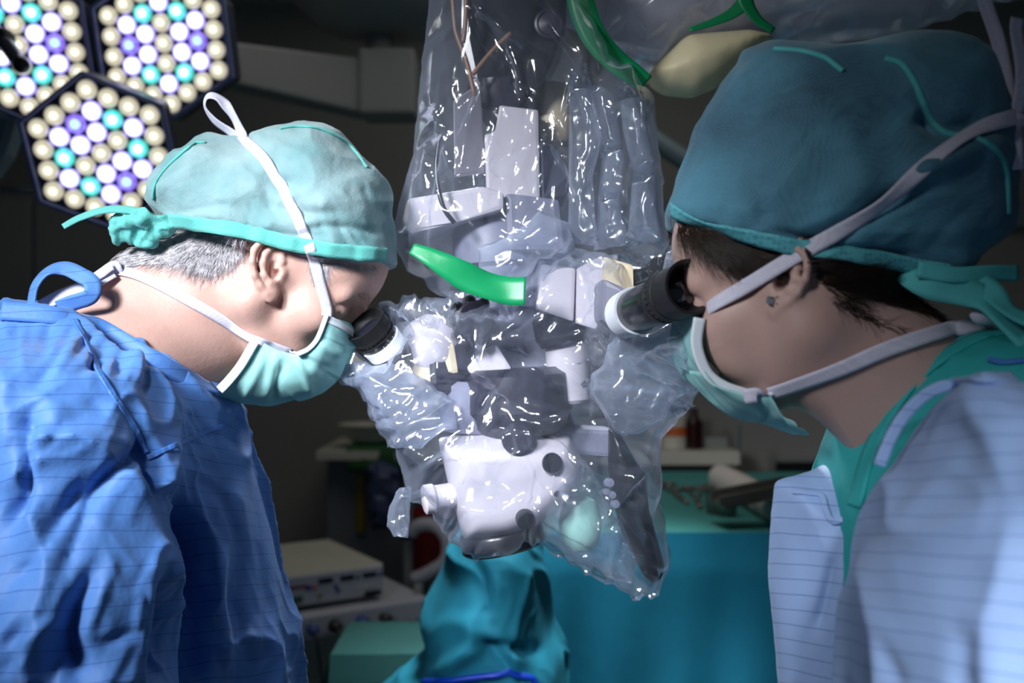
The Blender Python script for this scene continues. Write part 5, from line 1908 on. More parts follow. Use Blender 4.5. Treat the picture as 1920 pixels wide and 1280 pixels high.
p, n = lay(sF, [(1489, 922), (1515, 925), (1540, 930), (1548, 955), (1560, 975), (1585, 975)], 0.82, 0.001)
ribbon('gown_hem', p, n, 0.005, MT['gown_woman'], gownW, 0.002, 6)
# dark tie end lying on the scrub collar
p, n = lay(sS, [(1856, 676), (1880, 682), (1925, 678)], 0.78, 0.002)
ribbon('gown_tie', p, n, 0.004, MT['gown_seam'], gownW, 0.002, 5)

# ================================================================== operating microscope
MT['scope_white'] = material('scope_white', lin((192, 186, 194)), 0.5, var=0.02)
MT['scope_grey'] = material('scope_grey', lin((120, 122, 140)), 0.45)
MT['scope_dark'] = material('scope_dark', lin((34, 30, 44)), 0.4)
MT['scope_black'] = material('scope_black', lin((14, 14, 19)), 0.3, coat=0.2)
MT['rubber'] = material('rubber_black', lin((14, 14, 16)), 0.55)
MT['glass'] = material('lens_glass', (0.01, 0.012, 0.02), 0.03, coat=1.0)
MT['beige'] = material('scope_beige', lin((205, 190, 160)), 0.45)
MT['gold'] = material('cable_brown', lin((130, 95, 70)), 0.4)
MT['band'] = material('band_white', lin((225, 230, 240)), 0.6, bump2=0.2, b2scale=900)
MT['print'] = material('engraved_white', lin((190, 195, 205)), 0.5)
MT['green_tape'] = material('tape_green', lin((16, 138, 84)), 0.4, var=0.08, vscale=20, bump=0.15, bscale=60)

SY = 1.24
sc_ = empty('operating_microscope', P(960, 700, SY))
tag(sc_, 'white and black operating microscope hanging from its arm under a clear drape', 'microscope')

# suspension arm above
prism('suspension_arm', [P(862, -120, SY - 0.04), P(1068, -120, SY - 0.04), P(1062, 60, SY - 0.04), P(1020, 150, SY - 0.04), P(985, 200, SY - 0.04), P(905, 205, SY - 0.04), P(880, 150, SY - 0.04), P(862, 60, SY - 0.04)], 0.11, MT['scope_black'], sc_, 0.010)
q = P(1030, 45, SY - 0.045)
lathe('pivot_cap', q, q - Vector((0, 1, 0)), [(0, 0.018), (0.003, 0.018), (0.004, 0.015), (0.002, 0.013), (0.004, 0.006), (0.005, 0.001)], MT['scope_dark'], sc_, 32)
lathe('arm_joint', P(940, 215, SY), P(940, 165, SY), [(0, 0.040), (0.01, 0.046), (0.035, 0.046), (0.04, 0.035)], MT['scope_dark'], sc_, 32)
for pts in ([(845, -60), (852, 40), (858, 70), (876, 120), (890, 180)], [(872, -60), (874, 0), (872, 50), (868, 80)], [(886, 140), (912, 108), (936, 82), (958, 62)]):
    tube('cable', [P(a, b, SY - 0.07) for a, b in pts], 0.0028, MT['gold'], sc_, 8, 6)
tube('cable', [P(825, 250, SY - 0.08), P(818, 320, SY - 0.085), P(830, 385, SY - 0.09), P(852, 418, SY - 0.09)], 0.0028, MT['scope_black'], sc_, 8, 6)
# upper housing
prism('side_plate', [P(850, 188, SY - 0.075), P(902, 152, SY - 0.04), P(908, 322, SY - 0.04), P(852, 330, SY - 0.075)], 0.012, MT['scope_white'], sc_, 0.002)
prism('housing', [P(908, 250, SY - 0.045), P(935, 250, SY - 0.045), P(935, 196, SY - 0.045), P(1010, 205, SY - 0.045), P(1013, 375, SY - 0.045), P(912, 378, SY - 0.045)], 0.10, MT['scope_white'], sc_, 0.004)
prism('housing_flank', [P(1014, 262, SY - 0.043), P(1045, 272, SY - 0.01), P(1070, 330, SY - 0.01), P(1062, 372, SY - 0.01), P(1016, 378, SY - 0.043)], 0.08, MT['scope_grey'], sc_, 0.004)
lathe('lamp_module', P(1035, 270, SY + 0.02), P(1035, 150, SY + 0.02), [(0, 0.026), (0.006, 0.030), (0.03, 0.030), (0.034, 0.026), (0.06, 0.026), (0.075, 0.018)], MT['beige'], sc_, 28)
prism('lower_block', [P(762, 372, SY - 0.07), P(905, 348, SY - 0.07), P(945, 360, SY - 0.07), P(945, 392, SY - 0.07), P(860, 415, SY - 0.07), P(770, 440, SY - 0.07), P(752, 420, SY - 0.07)], 0.09, MT['scope_white'], sc_, 0.006)
prism('lower_block_end', [P(945, 360, SY - 0.06), P(1050, 372, SY - 0.06), P(1060, 470, SY - 0.06), P(950, 470, SY - 0.06)], 0.10, MT['scope_grey'], sc_, 0.008)
lathe('tilt_joint', P(930, 420, SY), P(940, 560, SY), [(0, 0.05), (0.01, 0.056), (0.05, 0.056), (0.055, 0.047), (0.09, 0.047), (0.095, 0.038)], MT['scope_grey'], sc_, 36)
# central body
prism('body_shell', [P(870, 560, SY - 0.04), P(1000, 540, SY - 0.04), P(1080, 640, SY - 0.04), P(1090, 760, SY - 0.04), P(860, 760, SY - 0.04), P(840, 660, SY - 0.04)], 0.10, MT['scope_grey'], sc_, 0.012)
prism('white_wedge', [P(872, 690, SY - 0.075), P(905, 655, SY - 0.075), P(930, 645, SY - 0.075), P(960, 690, SY - 0.075), P(945, 705, SY - 0.075), P(890, 712, SY - 0.075)], 0.05, MT['scope_white'], sc_, 0.004)
lathe('body_drum', P(968, 690, SY - 0.06), P(975, 815, SY - 0.06), [(0, 0.050), (0.008, 0.062), (0.050, 0.064), (0.055, 0.060), (0.068, 0.056), (0.078, 0.045)], MT['scope_dark'], sc_, 44)
lathe('body_drum_side', P(890, 715, SY - 0.05), P(885, 815, SY - 0.05), [(0, 0.034), (0.006, 0.040), (0.05, 0.040), (0.06, 0.034)], MT['scope_grey'], sc_, 36)
prism('body_block', [P(830, 735, SY - 0.03), P(1060, 745, SY - 0.03), P(1090, 830, SY - 0.03), P(840, 835, SY - 0.03)], 0.09, MT['scope_dark'], sc_, 0.01)
# right-hand binocular: white prism, dark collar, white tube
RY = SY - 0.10
prism('prism_housing', [P(1014, 494, RY), P(1080, 502, RY), P(1076, 604, RY), P(1006, 580, RY)], 0.08, MT['scope_white'], sc_, 0.004)
prism('prism_flank', [P(1081, 503, RY + 0.001), P(1130, 478, RY - 0.03), P(1136, 560, RY - 0.03), P(1118, 618, RY - 0.02), P(1079, 606, RY + 0.001)], 0.09, MT['scope_white'], sc_, 0.003)
prism('prism_back', [P(1131, 480, RY - 0.032), P(1188, 496, RY - 0.05), P(1190, 560, RY - 0.06), P(1160, 610, RY - 0.05), P(1128, 600, RY - 0.032)], 0.08, MT['beige'], sc_, 0.004)
lathe('collar', P(1046, 590, RY + 0.035), P(1058, 650, RY + 0.035), [(0, 0.029), (0.003, 0.032), (0.026, 0.032), (0.030, 0.029), (0.036, 0.027)], MT['scope_dark'], sc_, 36)
lathe('white_tube', P(1062, 632, RY + 0.04), P(1070, 752, RY + 0.04), [(0, 0.026), (0.074, 0.026), (0.078, 0.023)], MT['scope_white'], sc_, 36)


def eyepiece(p0, p1, R, name='eyepiece', cup_m=None):
    """p0: inner end, p1: rim of the eye cup"""
    ax_ = (p1 - p0)
    L_ = ax_.length
    u_ = ax_.normalized()
    e = lathe(name, p0, p1, [(0, R * 0.90), (L_ * 0.10, R * 0.92), (L_ * 0.12, R * 0.98), (L_ * 0.60, R * 0.98), (L_ * 0.62, R * 0.94)], MT['scope_black'], sc_, 44)
    lathe('knurled_ring', p0 + u_ * L_ * 0.61, p1, [(0, R * 1.0), (0.001, R * 1.08), (L_ * 0.05, R * 1.10), (L_ * 0.055, R * 1.03), (L_ * 0.10, R * 1.03), (L_ * 0.105, R * 1.12), (L_ * 0.16, R * 1.12), (L_ * 0.17, R * 1.02)], MT['rubber'], e, 44)
    a, b, _ = frame_of(u_)
    for k in range(26):
        an = 2 * math.pi * k / 26
        c_ = p0 + u_ * L_ * 0.69 + (a * math.cos(an) + b * math.sin(an)) * R * 1.035
        Mx = Matrix((a * -math.sin(an) + b * math.cos(an), u_, a * math.cos(an) + b * math.sin(an))).transposed().to_4x4()
        bm = bmesh.new()
        bmesh.ops.create_cube(bm, size=1)
        bmesh.ops.transform(bm, matrix=Matrix.Translation(c_) @ Mx @ Matrix.Diagonal((R * 0.13, L_ * 0.042, R * 0.05, 1)), verts=bm.verts)
        bm_obj('knurl', bm, MT['scope_dark'], e)
    # cup: flared rubber with the lens sunk inside
    lathe('eye_cup', p0 + u_ * L_ * 0.76, p1, [(0, R * 0.98), (L_ * 0.02, R * 1.10), (L_ * 0.12, R * 1.08), (L_ * 0.22, R * 1.14), (L_ * 0.24, R * 1.14), (L_ * 0.24, R * 1.02), (L_ * 0.16, R * 0.9), (L_ * 0.10, R * 0.72), (L_ * 0.10, 0.001)], cup_m or MT['rubber'], e, 44)
    lathe('ocular_lens', p0 + u_ * L_ * 0.84, p1, [(0, R * 0.70), (L_ * 0.025, R * 0.68), (L_ * 0.05, R * 0.45), (L_ * 0.06, 0.001)], MT['glass'], e, 32)
    # engraved ticks
    for k in range(7):
        an = math.radians(150 + 14 * k)
        c_ = p0 + u_ * L_ * 0.50 + (a * math.cos(an) + b * math.sin(an)) * R * 0.985
        Mx = Matrix((a * -math.sin(an) + b * math.cos(an), u_, a * math.cos(an) + b * math.sin(an))).transposed().to_4x4()
        bm = bmesh.new()
        bmesh.ops.create_cube(bm, size=1)
        bmesh.ops.transform(bm, matrix=Matrix.Translation(c_) @ Mx @ Matrix.Diagonal((R * 0.03, L_ * (0.05 if k % 3 else 0.09), R * 0.02, 1)), verts=bm.verts)
        bm_obj('engraved_tick', bm, MT['print'], e)
    return e


def band_ring(p0, p1, t0, t1, R, parent, m):
    u_ = (p1 - p0).normalized()
    return lathe('white_band', p0 + u_ * t0, p1, [(0, R), (0.0005, R * 1.02), (t1 - t0, R * 1.06), (t1 - t0, R * 0.98)], m, parent, 44)


p0, p1 = P(1170, 592, 0.985), P(1296, 537, 0.852)
e1 = eyepiece(p0, p1, 0.0215)
b_ = band_ring(p0, p1, 0.004, 0.030, 0.0222, e1, MT['band'])
off = Vector((0.012, 0.062, 0.004))
eyepiece(p0 + off, p1 + off, 0.0215)
prism('binocular_tube', [P(1128, 520, 1.02), P(1175, 540, 1.0), P(1205, 600, 1.0), P(1175, 640, 1.0), P(1128, 600, 1.02)], 0.10, MT['scope_grey'], sc_, 0.006)
# left-hand binocular
p0, p1 = P(742, 672, 1.155), P(683, 606, 1.125)
e2 = eyepiece(p0, p1, 0.0225)
band_ring(p0, p1, 0.016, 0.030, 0.0235, e2, MT['band'])
off = Vector((0.004, 0.062, 0.004))
eyepiece(p0 + off, p1 + off, 0.0225)
lathe('ocular_housing', P(825, 665, 1.20), P(752, 608, 1.165), [(0, 0.036), (0.012, 0.040), (0.030, 0.038), (0.042, 0.031), (0.050, 0.018), (0.053, 0.002)], MT['scope_white'], sc_, 40)
prism('binocular_body', [P(742, 668, 1.16), P(800, 640, 1.16), P(852, 640, 1.16), P(862, 700, 1.16), P(800, 735, 1.16), P(752, 712, 1.16)], 0.085, MT['beige'], sc_, 0.008)
prism('binocular_link', [P(800, 650, 1.155), P(880, 640, 1.17), P(905, 700, 1.17), P(840, 740, 1.155), P(806, 730, 1.155)], 0.05, MT['scope_dark'], sc_, 0.008)
# lobed focusing knob
q = P(884, 604, 1.155)
kn = lathe('focus_knob', q, q + Vector((0.3, -1, 0.1)), [(-0.01, 0.020), (0, 0.024), (0.016, 0.024), (0.019, 0.020), (0.019, 0.001)], MT['scope_dark'], sc_, 32)
a, b, w_ = frame_of(Vector((0.3, -1, 0.1)))
for k in range(9):
    an = 2 * math.pi * k / 9
    lathe('lobe', q + (a * math.cos(an) + b * math.sin(an)) * 0.024, q + (a * math.cos(an) + b * math.sin(an)) * 0.024 + w_, [(-0.004, 0.004), (0, 0.0066), (0.014, 0.0066), (0.017, 0.004)], MT['scope_black'], kn, 12)
# objective body: white slanting housing with a black lens ring below
OBY = SY - 0.06
fw = Field(P(800, 1045, OBY) - Vector((0, 0.08, 0)), P(1115, 795, OBY) + Vector((0, 0.08, 0)), 0.0026)
fw.inflate([XZ(a, b, OBY - 0.03) for a, b in ((818, 826), (880, 814), (980, 812), (1070, 822), (1096, 868), (1092, 915), (1052, 955), (1012, 988), (960, 1010), (868, 1018), (846, 950))], OBY, 0.060, 0.030, 0)
Vh, Qh = fw.mesh()
mkobj('objective_body', relax(Vh, Qh, 5), Qh, MT['scope_white'], sc_)
p0 = P(938, 992, OBY)
u_ = (P(946, 1032, OBY) - p0).normalized()
lr = lathe('lens_ring', p0, p0 + u_, [(0, 0.0475), (0.003, 0.0495), (0.020, 0.0495), (0.023, 0.046), (0.016, 0.040), (0.015, 0.002)], MT['scope_black'], sc_, 56)
lathe('objective_lens', p0 + u_ * 0.012, p0 + u_, [(0, 0.039), (0.003, 0.036), (0.006, 0.024), (0.007, 0.001)], MT['glass'], lr, 44)
lathe('side_tube', P(865, 925, SY - 0.09), P(806, 935, SY - 0.10), [(0, 0.0145), (0.03, 0.0145), (0.033, 0.017), (0.043, 0.017), (0.045, 0.014)], MT['scope_white'], sc_, 28)


def knob(px, py, d, r, h_, m='scope_black', dirv=(0, -1, 0)):
    q_ = P(px, py, d)
    w = Vector(dirv).normalized()
    lathe('knob', q_ + w * -0.006, q_ + w, [(0, r), (h_, r), (h_ + 0.002, r * 0.9), (h_ + 0.0025, 0.001)], MT[m], sc_, 28)


knob(1035, 868, SY - 0.120, 0.0115, 0.012)
knob(970, 822, SY - 0.118, 0.018, 0.010, 'scope_dark')
knob(985, 972, SY - 0.120, 0.011, 0.014, 'scope_black', (0.2, -1, -0.2))
knob(1044, 925, SY - 0.118, 0.004, 0.004, 'scope_dark')
knob(1158, 792, SY - 0.10, 0.0105, 0.014)
knob(1143, 905, SY - 0.115, 0.0055, 0.006, 'scope_grey', (0.2, -1, 0.2))
knob(1148, 928, SY - 0.115, 0.0045, 0.006, 'scope_grey', (0.2, -1, 0.2))
knob(1136, 922, SY - 0.115, 0.004, 0.006, 'scope_grey', (0.2, -1, 0.2))
knob(1154, 945, SY - 0.115, 0.005, 0.006, 'scope_grey', (0.2, -1, 0.2))
# hand grip
fh = Field(P(1080, 1110, SY - 0.07) - Vector((0, 0.06, 0)), P(1265, 760, SY - 0.07) + Vector((0, 0.07, 0)), 0.0024)
GY = SY - 0.07
fh.inflate([XZ(a, b, GY) for a, b in ((1140, 800), (1165, 815), (1190, 860), (1212, 890), (1216, 950), (1232, 1010), (1246, 1058), (1240, 1082), (1226, 1096), (1206, 1078), (1186, 1040), (1160, 985), (1146, 930), (1140, 870))], GY, 0.030, 0.030, 0)
Vh, Qh = fh.mesh()
Vh = relax(Vh, Qh, 4)
mkobj('hand_grip', Vh, Qh, MT['scope_black'], sc_)
prism('grip_bracket', [P(1050, 800, SY - 0.05), P(1150, 805, SY - 0.05), P(1160, 860, SY - 0.05), P(1050, 850, SY - 0.05)], 0.05, MT['scope_grey'], sc_, 0.006)
# made-up pale green body imitating a greenish reflection in the bunched film
q = P(1085, 985, SY - 0.05)
lathe('green_glow_body', P(1085, 930, SY - 0.05), P(1090, 1030, SY - 0.06), [(0, 0.010), (0.006, 0.020), (0.03, 0.026), (0.05, 0.023), (0.062, 0.014), (0.066, 0.002)], material('glow_mint', lin((170, 225, 205)), 0.35), sc_, 32)
# overhead boom to the right
AY = 1.40
tube('overhead_boom', [P(1000, -60, SY + 0.03), P(1120, 0, AY), P(1300, 30, AY), P(1500, 5, AY), P(1900, -70, AY + 0.05)], 0.048, MT['scope_white'], sc_, 24, 8)
fd = Field(P(1190, 205, AY - 0.0) - Vector((0, 0.16, 0)), P(1480, 20, AY) + Vector((0, 0.16, 0)), 0.0045)
fd.inflate([XZ(a, b, AY - 0.05) for a, b in ((1212, 140), (1218, 158), (1245, 176), (1300, 182), (1340, 166), (1395, 128), (1452, 72), (1400, 60), (1280, 70))], AY - 0.05, 0.06, 0.045, 0)
Vd, Qd = fd.mesh()
Vd = relax(Vd, Qd, 3)
mkobj('boom_housing', Vd, Qd, material('boom_warm_lit', lin((235, 222, 180)), 0.5), sc_)  # white housing: the warm light falling on it is put into the colour

# ================================================================== clear plastic drape
MT['film'] = plastic_film('clear_film', 0.08, (0.70, 0.79, 1.0), 0.11, 1.5, 0.04, 60, 2.0)
MT['film2'] = plastic_film('clear_film_soft', 0.12, (0.72, 0.81, 1.0), 0.18, 1.5, 0.04, 50, 2.0)


def blue_noise(poly, sp, seed):
    rnd = random.Random(seed)
    A = np.array(poly, float)
    # boundary
    B = []
    n = len(A)
    for i in range(n):
        a, b = A[i], A[(i + 1) % n]
        m = max(1, int(round(np.linalg.norm(b - a) / sp)))
        for k in range(m):
            B.append(a + (b - a) * k / m)
    lo, hi = A.min(0), A.max(0)
    cell = {}
    pts = []

    def key(p):
        return (int(p[0] // sp), int(p[1] // sp))
    for b in B:
        cell.setdefault(key(b), []).append(b)
    cand = np.random.default_rng(seed).uniform(lo, hi, size=(int((hi[0] - lo[0]) * (hi[1] - lo[1]) / sp ** 2 * 9), 2))
    sdv = poly_sd(cand[:, 0], cand[:, 1], A)
    for c_, s_ in zip(cand, sdv):
        if s_ < sp * 0.55:
            continue
        k = key(c_)
        ok = True
        for i in (-1, 0, 1):
            for j in (-1, 0, 1):
                for q_ in cell.get((k[0] + i, k[1] + j), ()):
                    if (q_[0] - c_[0]) ** 2 + (q_[1] - c_[1]) ** 2 < (sp * 0.8) ** 2:
                        ok = False
                        break
                if not ok:
                    break
            if not ok:
                break
        if ok:
            pts.append(c_)
            cell.setdefault(k, []).append(c_)
    nb = len(B)
    allp = [Vector(p_) for p_ in B] + [Vector(p_) for p_ in pts]
    edges = [(i, (i + 1) % nb) for i in range(nb)]
    r = delaunay_2d_cdt(allp, edges, [], 1, 1e-4)
    P2 = np.array([tuple(v) for v in r[0]])
    T_ = np.array([f for f in r[2] if len(f) == 3])
    return P2, T_, nb


def crumple(V, T_, over, it, attach, seed, aniso=None, pinned=None, kick=0.002, bend=0.0):
    """lets a sheet that is a little too large for its place buckle into creases"""
    rng = np.random.default_rng(seed)
    E = np.unique(np.sort(np.concatenate([T_[:, [0, 1]], T_[:, [1, 2]], T_[:, [2, 0]]]), 1), axis=0)
    V0 = V.copy()
    d = V[E[:, 1]] - V[E[:, 0]]
    L0 = np.linalg.norm(d, axis=1)
    f = np.full(len(E), 1 + over)
    if aniso is not None:
        f = 1 + over * aniso((V[E[:, 0]] + V[E[:, 1]]) / 2, d / L0[:, None])
    L0 = L0 * f
    N_ = vnormals(V, T_)
    V = V + N_ * (rng.normal(size=len(V)) * kick)[:, None]
    cnt = np.maximum(np.bincount(E.ravel(), minlength=len(V)), 1)[:, None]
    at = np.full((len(V), 1), attach)
    if pinned is not None:
        at[pinned] = 0.5
    for _ in range(it):
        d = V[E[:, 1]] - V[E[:, 0]]
        l = np.linalg.norm(d, axis=1)
        c_ = d * (0.5 * (l - L0) / np.maximum(l, 1e-9))[:, None]
        D = np.stack([np.bincount(E[:, 0], c_[:, a_], len(V)) - np.bincount(E[:, 1], c_[:, a_], len(V)) for a_ in range(3)], 1)
        V = V + D * (2.2 / cnt)
        V = V + at * (V0 - V)
        if bend:
            S = np.stack([np.bincount(E[:, 0], V[E[:, 1], a_], len(V)) + np.bincount(E[:, 1], V[E[:, 0], a_], len(V)) for a_ in range(3)], 1)
            V = V + bend * (S / cnt - V)
    return V


def split4(V, T_):
    n = len(V)
    E = np.concatenate([np.sort(T_[:, [i, (i + 1) % 3]], 1) for i in range(3)])
    U, inv = np.unique(E, axis=0, return_inverse=True)
    inv = inv.reshape(-1)
    m = len(T_)
    a, b, c_ = (n + inv[i * m:(i + 1) * m] for i in range(3))
    T2 = np.concatenate([np.stack([T_[:, 0], a, c_], 1), np.stack([a, T_[:, 1], b], 1), np.stack([c_, b, T_[:, 2]], 1), np.stack([a, b, c_], 1)])
    return np.concatenate([V, (V[U[:, 0]] + V[U[:, 1]]) / 2]), T2


def bag(name, poly, yc, H, Rpx, sp, seed, mat, parent, over=(0.05, 0.035, 0.015), aniso=None, back=0.7, dfun=None, levels=2, attach=0.02, crease=None, lines=None):
    P2, T_, nb = blue_noise(poly, sp, seed)
    sd = poly_sd(P2[:, 0], P2[:, 1], np.array(poly, float))
    sd = np.maximum(sd, 0)
    t = np.minimum(sd / Rpx, 1)
    h_ = H * np.sqrt(np.maximum(1 - (1 - t) ** 2, 0))
    yv = np.full(len(P2), yc) if dfun is None else np.array([dfun(a_, b_) for a_, b_ in P2])

    def lift(sgn):
        d_ = yv + sgn * h_
        # outline points keep their own place in space: the swelling is added along depth
        X = (P2[:, 0] - 960) * yv / FPX
        Z = CAMZ - (P2[:, 1] - 640) * yv / FPX
        return np.stack([X, d_, Z], 1)
    Vf_ = lift(-1)
    Vb_ = lift(back)
    n = len(P2)
    rim = sd < 1e-3
    m = np.arange(n) + n
    m[rim] = np.arange(n)[rim]
    used = np.concatenate([np.arange(n), np.arange(n)[~rim] + n])
    remap = np.full(2 * n, -1)
    remap[used] = np.arange(len(used))
    V = np.concatenate([Vf_, Vb_])[used]
    T2 = np.concatenate([T_, remap[m[T_[:, ::-1]]]])
    T2 = remap[T2] if False else np.concatenate([remap[T_], remap[m[T_[:, ::-1]]]])
    # Delaunay triangles turn counter-clockwise in pixel space (y down): front must look at the lens
    V = crumple(V, T2, over[0], 90, attach, seed, aniso, None, 0.004)
    for k in range(levels):
        V, T2 = split4(V, T2)
        V = crumple(V, T2, over[1] if k == 0 else over[2], 30, 0.12, seed + 1 + k, aniso, None, 0.0004, 0.02 if k == 0 else 0.06)
    if crease:
        N_ = vnormals(V, T2)
        A_ = np.array(poly)
        reg = (*A_.min(0), *A_.max(0))
        V = ridges(V, N_, crease[0], seed + 9, reg, crease[1], crease[2], crease[3], crease[4], 0.5)
    if lines:
        N_ = vnormals(V, T2)
        N_ *= np.where((N_ * V).sum(1, keepdims=True) > 0, -1, 1) * (V[:, 1:2] < yc - 0.01)
        V = folds(V, N_, [(l_, 0.0065 * (1 if i_ % 3 else -1), 6) for i_, l_ in enumerate(lines)])
    return mkobj(name, V, T2, mat, parent)


dr = empty('plastic_drape', P(960, 700, SY))
tag(dr, 'clear crumpled plastic drape bagged over the whole microscope', 'plastic drape')


def vert_aniso(p, d):
    # hanging film gathers sideways: folds run up and down
    return np.where(p[:, 2] > 1.58, 0.25 + 1.6 * np.abs(d[:, 0]) ** 1.5, 1.0)


upper = [(815, -110), (808, 0), (800, 80), (789, 150), (776, 290), (758, 358), (741, 420), (742, 465), (770, 500), (820, 555), (900, 600), (1000, 600), (1100, 560), (1200, 500), (1242, 462), (1240, 380), (1230, 270), (1223, 182), (1196, 150), (1150, 100), (1100, 30), (1085, -110)]
UL = [[(790, 150), (800, 300), (850, 400)], [(805, 160), (830, 250), (850, 330)], [(1110, 160), (1130, 250), (1180, 340), (1195, 420)], [(910, 310), (960, 285), (1010, 262)], [(930, 80), (960, 150), (1010, 200)], [(1080, 200), (1095, 300), (1120, 330)], [(880, 0), (900, 60), (930, 110)], [(1020, 330), (1000, 400), (985, 440)], [(850, 330), (900, 328), (965, 342)], [(770, 330), (800, 400), (790, 450)], [(1200, 200), (1210, 300), (1225, 420)]]
bag('upper_sheet', upper, SY, 0.115, 130, 40, 3, MT['film'], dr, (0.05, 0.0, 0.0), vert_aniso, levels=3, crease=(150, lambda x, y: 1.5 + (x - 1000) * -0.0008 if y < 440 else 0.6, (0.3, 1.0), (4, 20), (90, 360)), lines=UL)
lower = [(716, 572), (762, 556), (830, 564), (890, 568), (945, 545), (985, 492), (1010, 478), (1080, 470), (1160, 480), (1225, 468), (1250, 462), (1262, 480), (1245, 500), (1180, 545), (1185, 625), (1262, 606), (1292, 600), (1304, 680), (1318, 722), (1300, 748), (1270, 790), (1236, 822), (1234, 920),
         (1242, 960), (1254, 1030), (1249, 1075), (1232, 1110), (1195, 1118), (1130, 1087), (1105, 1064), (1045, 1042), (1000, 1008), (955, 1032), (880, 1042), (860, 1020), (820, 970), (766, 912), (741, 834), (701, 793), (685, 746), (640, 712), (638, 684), (664, 660), (700, 678), (740, 630)]


def low_depth(px, py):
    # the sheet comes forward on the right, where the eyepiece reaches towards the lens
    t = min(1, max(0, (px - 1080) / 180)) * min(1, max(0, (800 - py) / 150))
    return SY - 0.02 - 0.20 * t


LL = [[(860, 700), (930, 745), (1000, 775), (1050, 778)], [(690, 800), (760, 790), (840, 745)], [(760, 850), (860, 790), (900, 770)], [(1090, 640), (1110, 720), (1160, 800)], [(1290, 800), (1230, 860), (1180, 910), (1130, 990)],
      [(1110, 760), (1120, 830), (1105, 930)], [(1180, 700), (1260, 745), (1200, 770)], [(985, 660), (1010, 700), (1050, 730)], [(840, 600), (880, 650), (930, 720)], [(900, 800), (1000, 810), (1080, 860)], [(1060, 850), (1110, 900), (1200, 1010)],
      [(1150, 1000), (1155, 1080)], [(1090, 1035), (1150, 1040)], [(830, 830), (900, 900), (960, 930)], [(870, 950), (930, 960), (1000, 930)], [(700, 700), (740, 760), (790, 800)], [(940, 560), (980, 640), (1000, 700)], [(1100, 490), (1120, 560), (1090, 620)],
      [(1010, 560), (1050, 500), (1080, 480)], [(860, 850), (940, 860), (1010, 830)], [(1240, 880), (1200, 960), (1230, 1060)]]
bag('lower_sheet', lower, SY, 0.135, 95, 40, 8, MT['film'], dr, (0.085, 0.0, 0.0), None, 0.6, low_depth, levels=3, crease=(230, lambda x, y: math.atan2(y - 690, x - 960) + (0 if y > 690 else 0.5), (0.4, 1.2), (4, 14), (60, 300)), lines=LL)
# loose inner column of film hanging right of the housing
col_ = [(1075, 130), (1110, 120), (1180, 150), (1218, 190), (1226, 300), (1232, 400), (1228, 455), (1150, 465), (1065, 460), (1070, 350), (1072, 250)]
for k_, st in enumerate(([(1068, 140), (1100, 118), (1128, 260), (1112, 330), (1118, 462), (1066, 455)], [(1100, 150), (1150, 172), (1172, 300), (1160, 380), (1184, 458), (1116, 470), (1128, 300)], [(1150, 140), (1205, 172), (1226, 300), (1238, 452), (1176, 470), (1188, 320)])):
    bag('hanging_fold', st, SY - 0.075 + 0.012 * (k_ % 2), 0.016, 20, 26, 21 + k_, MT['film2'], dr, (0.05, 0.0, 0.0), lambda p, d: 0.2 + 1.8 * np.abs(d[:, 0]) ** 1.5, levels=2, crease=(16, lambda x, y: 1.45, (0.3, 1.0), (4, 12), (120, 320)))
# bunched film below the left ocular and under the right one
bunch = [(645, 690), (690, 680), (745, 690), (800, 720), (845, 750), (850, 800), (790, 838), (745, 832), (704, 790), (688, 745), (648, 714)]
MT['film3'] = plastic_film('clear_film_milky', 0.20, (0.74, 0.82, 1.0), 0.20, 1.5, 0.03, 50, 2.0)
bag('bunched_fold', bunch, SY - 0.10, 0.04, 35, 30, 31, MT['film3'], dr, (0.12, 0.0, 0.0), levels=2, crease=(26, lambda x, y: 2.3, (0.3, 0.8), (7, 20), (60, 160)))
bunch2 = [(1150, 622), (1205, 628), (1250, 612), (1292, 604), (1298, 650), (1316, 722), (1262, 748), (1300, 760), (1215, 800), (1160, 812), (1128, 760), (1095, 720), (1135, 680)]
bag('bunched_fold', bunch2, SY - 0.20, 0.022, 25, 30, 37, MT['film2'], dr, (0.10, 0.0, 0.0), None, 0.7, levels=2, crease=(40, lambda x, y: 2.6, (0.25, 0.7), (4, 12), (40, 130)))
gath = [(905, 470), (960, 440), (1010, 400), (1060, 420), (1075, 470), (1010, 485), (985, 520), (950, 545), (900, 540)]
bag('gathered_fold', gath, SY - 0.115, 0.02, 25, 26, 41, MT['film2'], dr, (0.11, 0.0, 0.0), levels=2, crease=(26, lambda x, y: 2.2, (0.25, 0.7), (4, 12), (30, 110)))
cap_ = [(1040, 880), (1090, 870), (1130, 900), (1160, 980), (1190, 1050), (1180, 1090), (1130, 1078), (1060, 1040), (1020, 1000), (1020, 950)]
bag('grip_fold', cap_, SY - 0.09, 0.045, 45, 24, 45, MT['film'], dr, (0.12, 0.0, 0.0), levels=2, crease=(30, lambda x, y: 0.9, (0.25, 0.7), (4, 12), (40, 130)))
tail = [(750, 915), (766, 912), (768, 960), (764, 1006), (738, 1004), (726, 985), (732, 950)]
bag('hanging_tail', tail, SY - 0.04, 0.012, 16, 9, 51, MT['film2'], dr, (0.08, 0.05, 0.02), None, 1.0)
lens_c = [(1240, 520), (1252, 466), (1258, 460), (1266, 478), (1262, 510), (1250, 530)]
bag('film_tip', lens_c, 0.98, 0.014, 12, 8, 53, MT['film2'], dr, (0.08, 0.05, 0.02), None, 1.0)
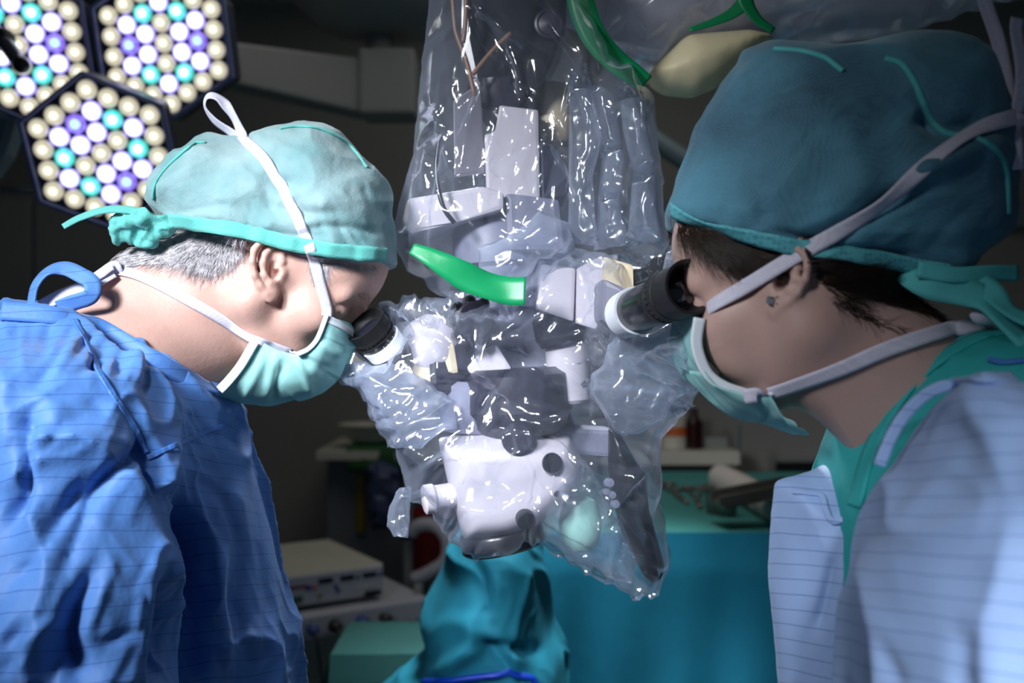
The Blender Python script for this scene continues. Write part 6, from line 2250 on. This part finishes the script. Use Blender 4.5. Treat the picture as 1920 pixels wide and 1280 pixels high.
# sleeve over the boom
sl = [(1105, 20), (1130, 95), (1170, 140), (1215, 152), (1262, 128), (1330, 100), (1440, 78), (1540, 82), (1640, 70), (1760, 40), (1880, 10), (1990, -40), (1990, -160), (1500, -160), (1100, -110)]
MT['film4'] = plastic_film('clear_film_sleeve', 0.26, (0.72, 0.80, 0.98), 0.16, 1.5, 0.04, 50, 2.0)
bag('boom_sleeve', sl, AY, 0.12, 110, 40, 61, MT['film4'], dr, (0.06, 0.0, 0.0), lambda p, d: 0.3 + 1.3 * np.abs(d[:, 2]) ** 1.2, levels=3, crease=(80, lambda x, y: -0.35, (0.25, 0.8), (6, 24), (80, 360)))
# green closing tapes
sD = Surf([o for o in dr.children if o.name.startswith(('lower_sheet', 'upper_sheet', 'gathered'))])
tp = [(772, 466), (800, 478), (840, 500), (880, 522), (920, 537), (955, 545), (985, 545)]
tps = [P(a, b, SY - 0.165 - 0.006 * math.sin(i)) for i, (a, b) in enumerate(tp)]
ribbon('green_tape', tps, [(-0.2, -1, 0.3 + 0.15 * math.sin(2 * i)) for i in range(len(tp))], 0.026, MT['green_tape'], dr, 0.0012, 7, lambda t: 0.45 + 0.75 * min(1, t * 2.2))
tp = [(1083, -40), (1092, 15), (1115, 70), (1150, 110), (1185, 138), (1210, 158)]
tps = [P(a, b, AY - 0.20) for a, b in tp]
ribbon('green_tape', tps, [(-0.3, -1, 0.3)] * len(tp), 0.034, MT['green_tape'], dr, 0.0012, 7, lambda t: 1.0 - 0.25 * t)
tp = [(1292, 56), (1330, 44), (1368, 28), (1392, 8), (1400, -14)]
ribbon('green_tape', [P(a, b, AY - 0.17) for a, b in tp], [(0, -1, 0.4)] * 5, 0.017, MT['green_tape'], dr, 0.0012, 6, lambda t: 0.35 + 1.0 * t)
tp = [(1396, -14), (1402, 10), (1420, 36), (1450, 58)]
ribbon('green_tape', [P(a, b, AY - 0.175) for a, b in tp], [(0, -1, 0.4)] * 4, 0.020, MT['green_tape'], dr, 0.0012, 6, lambda t: 1.1 - 0.6 * t)
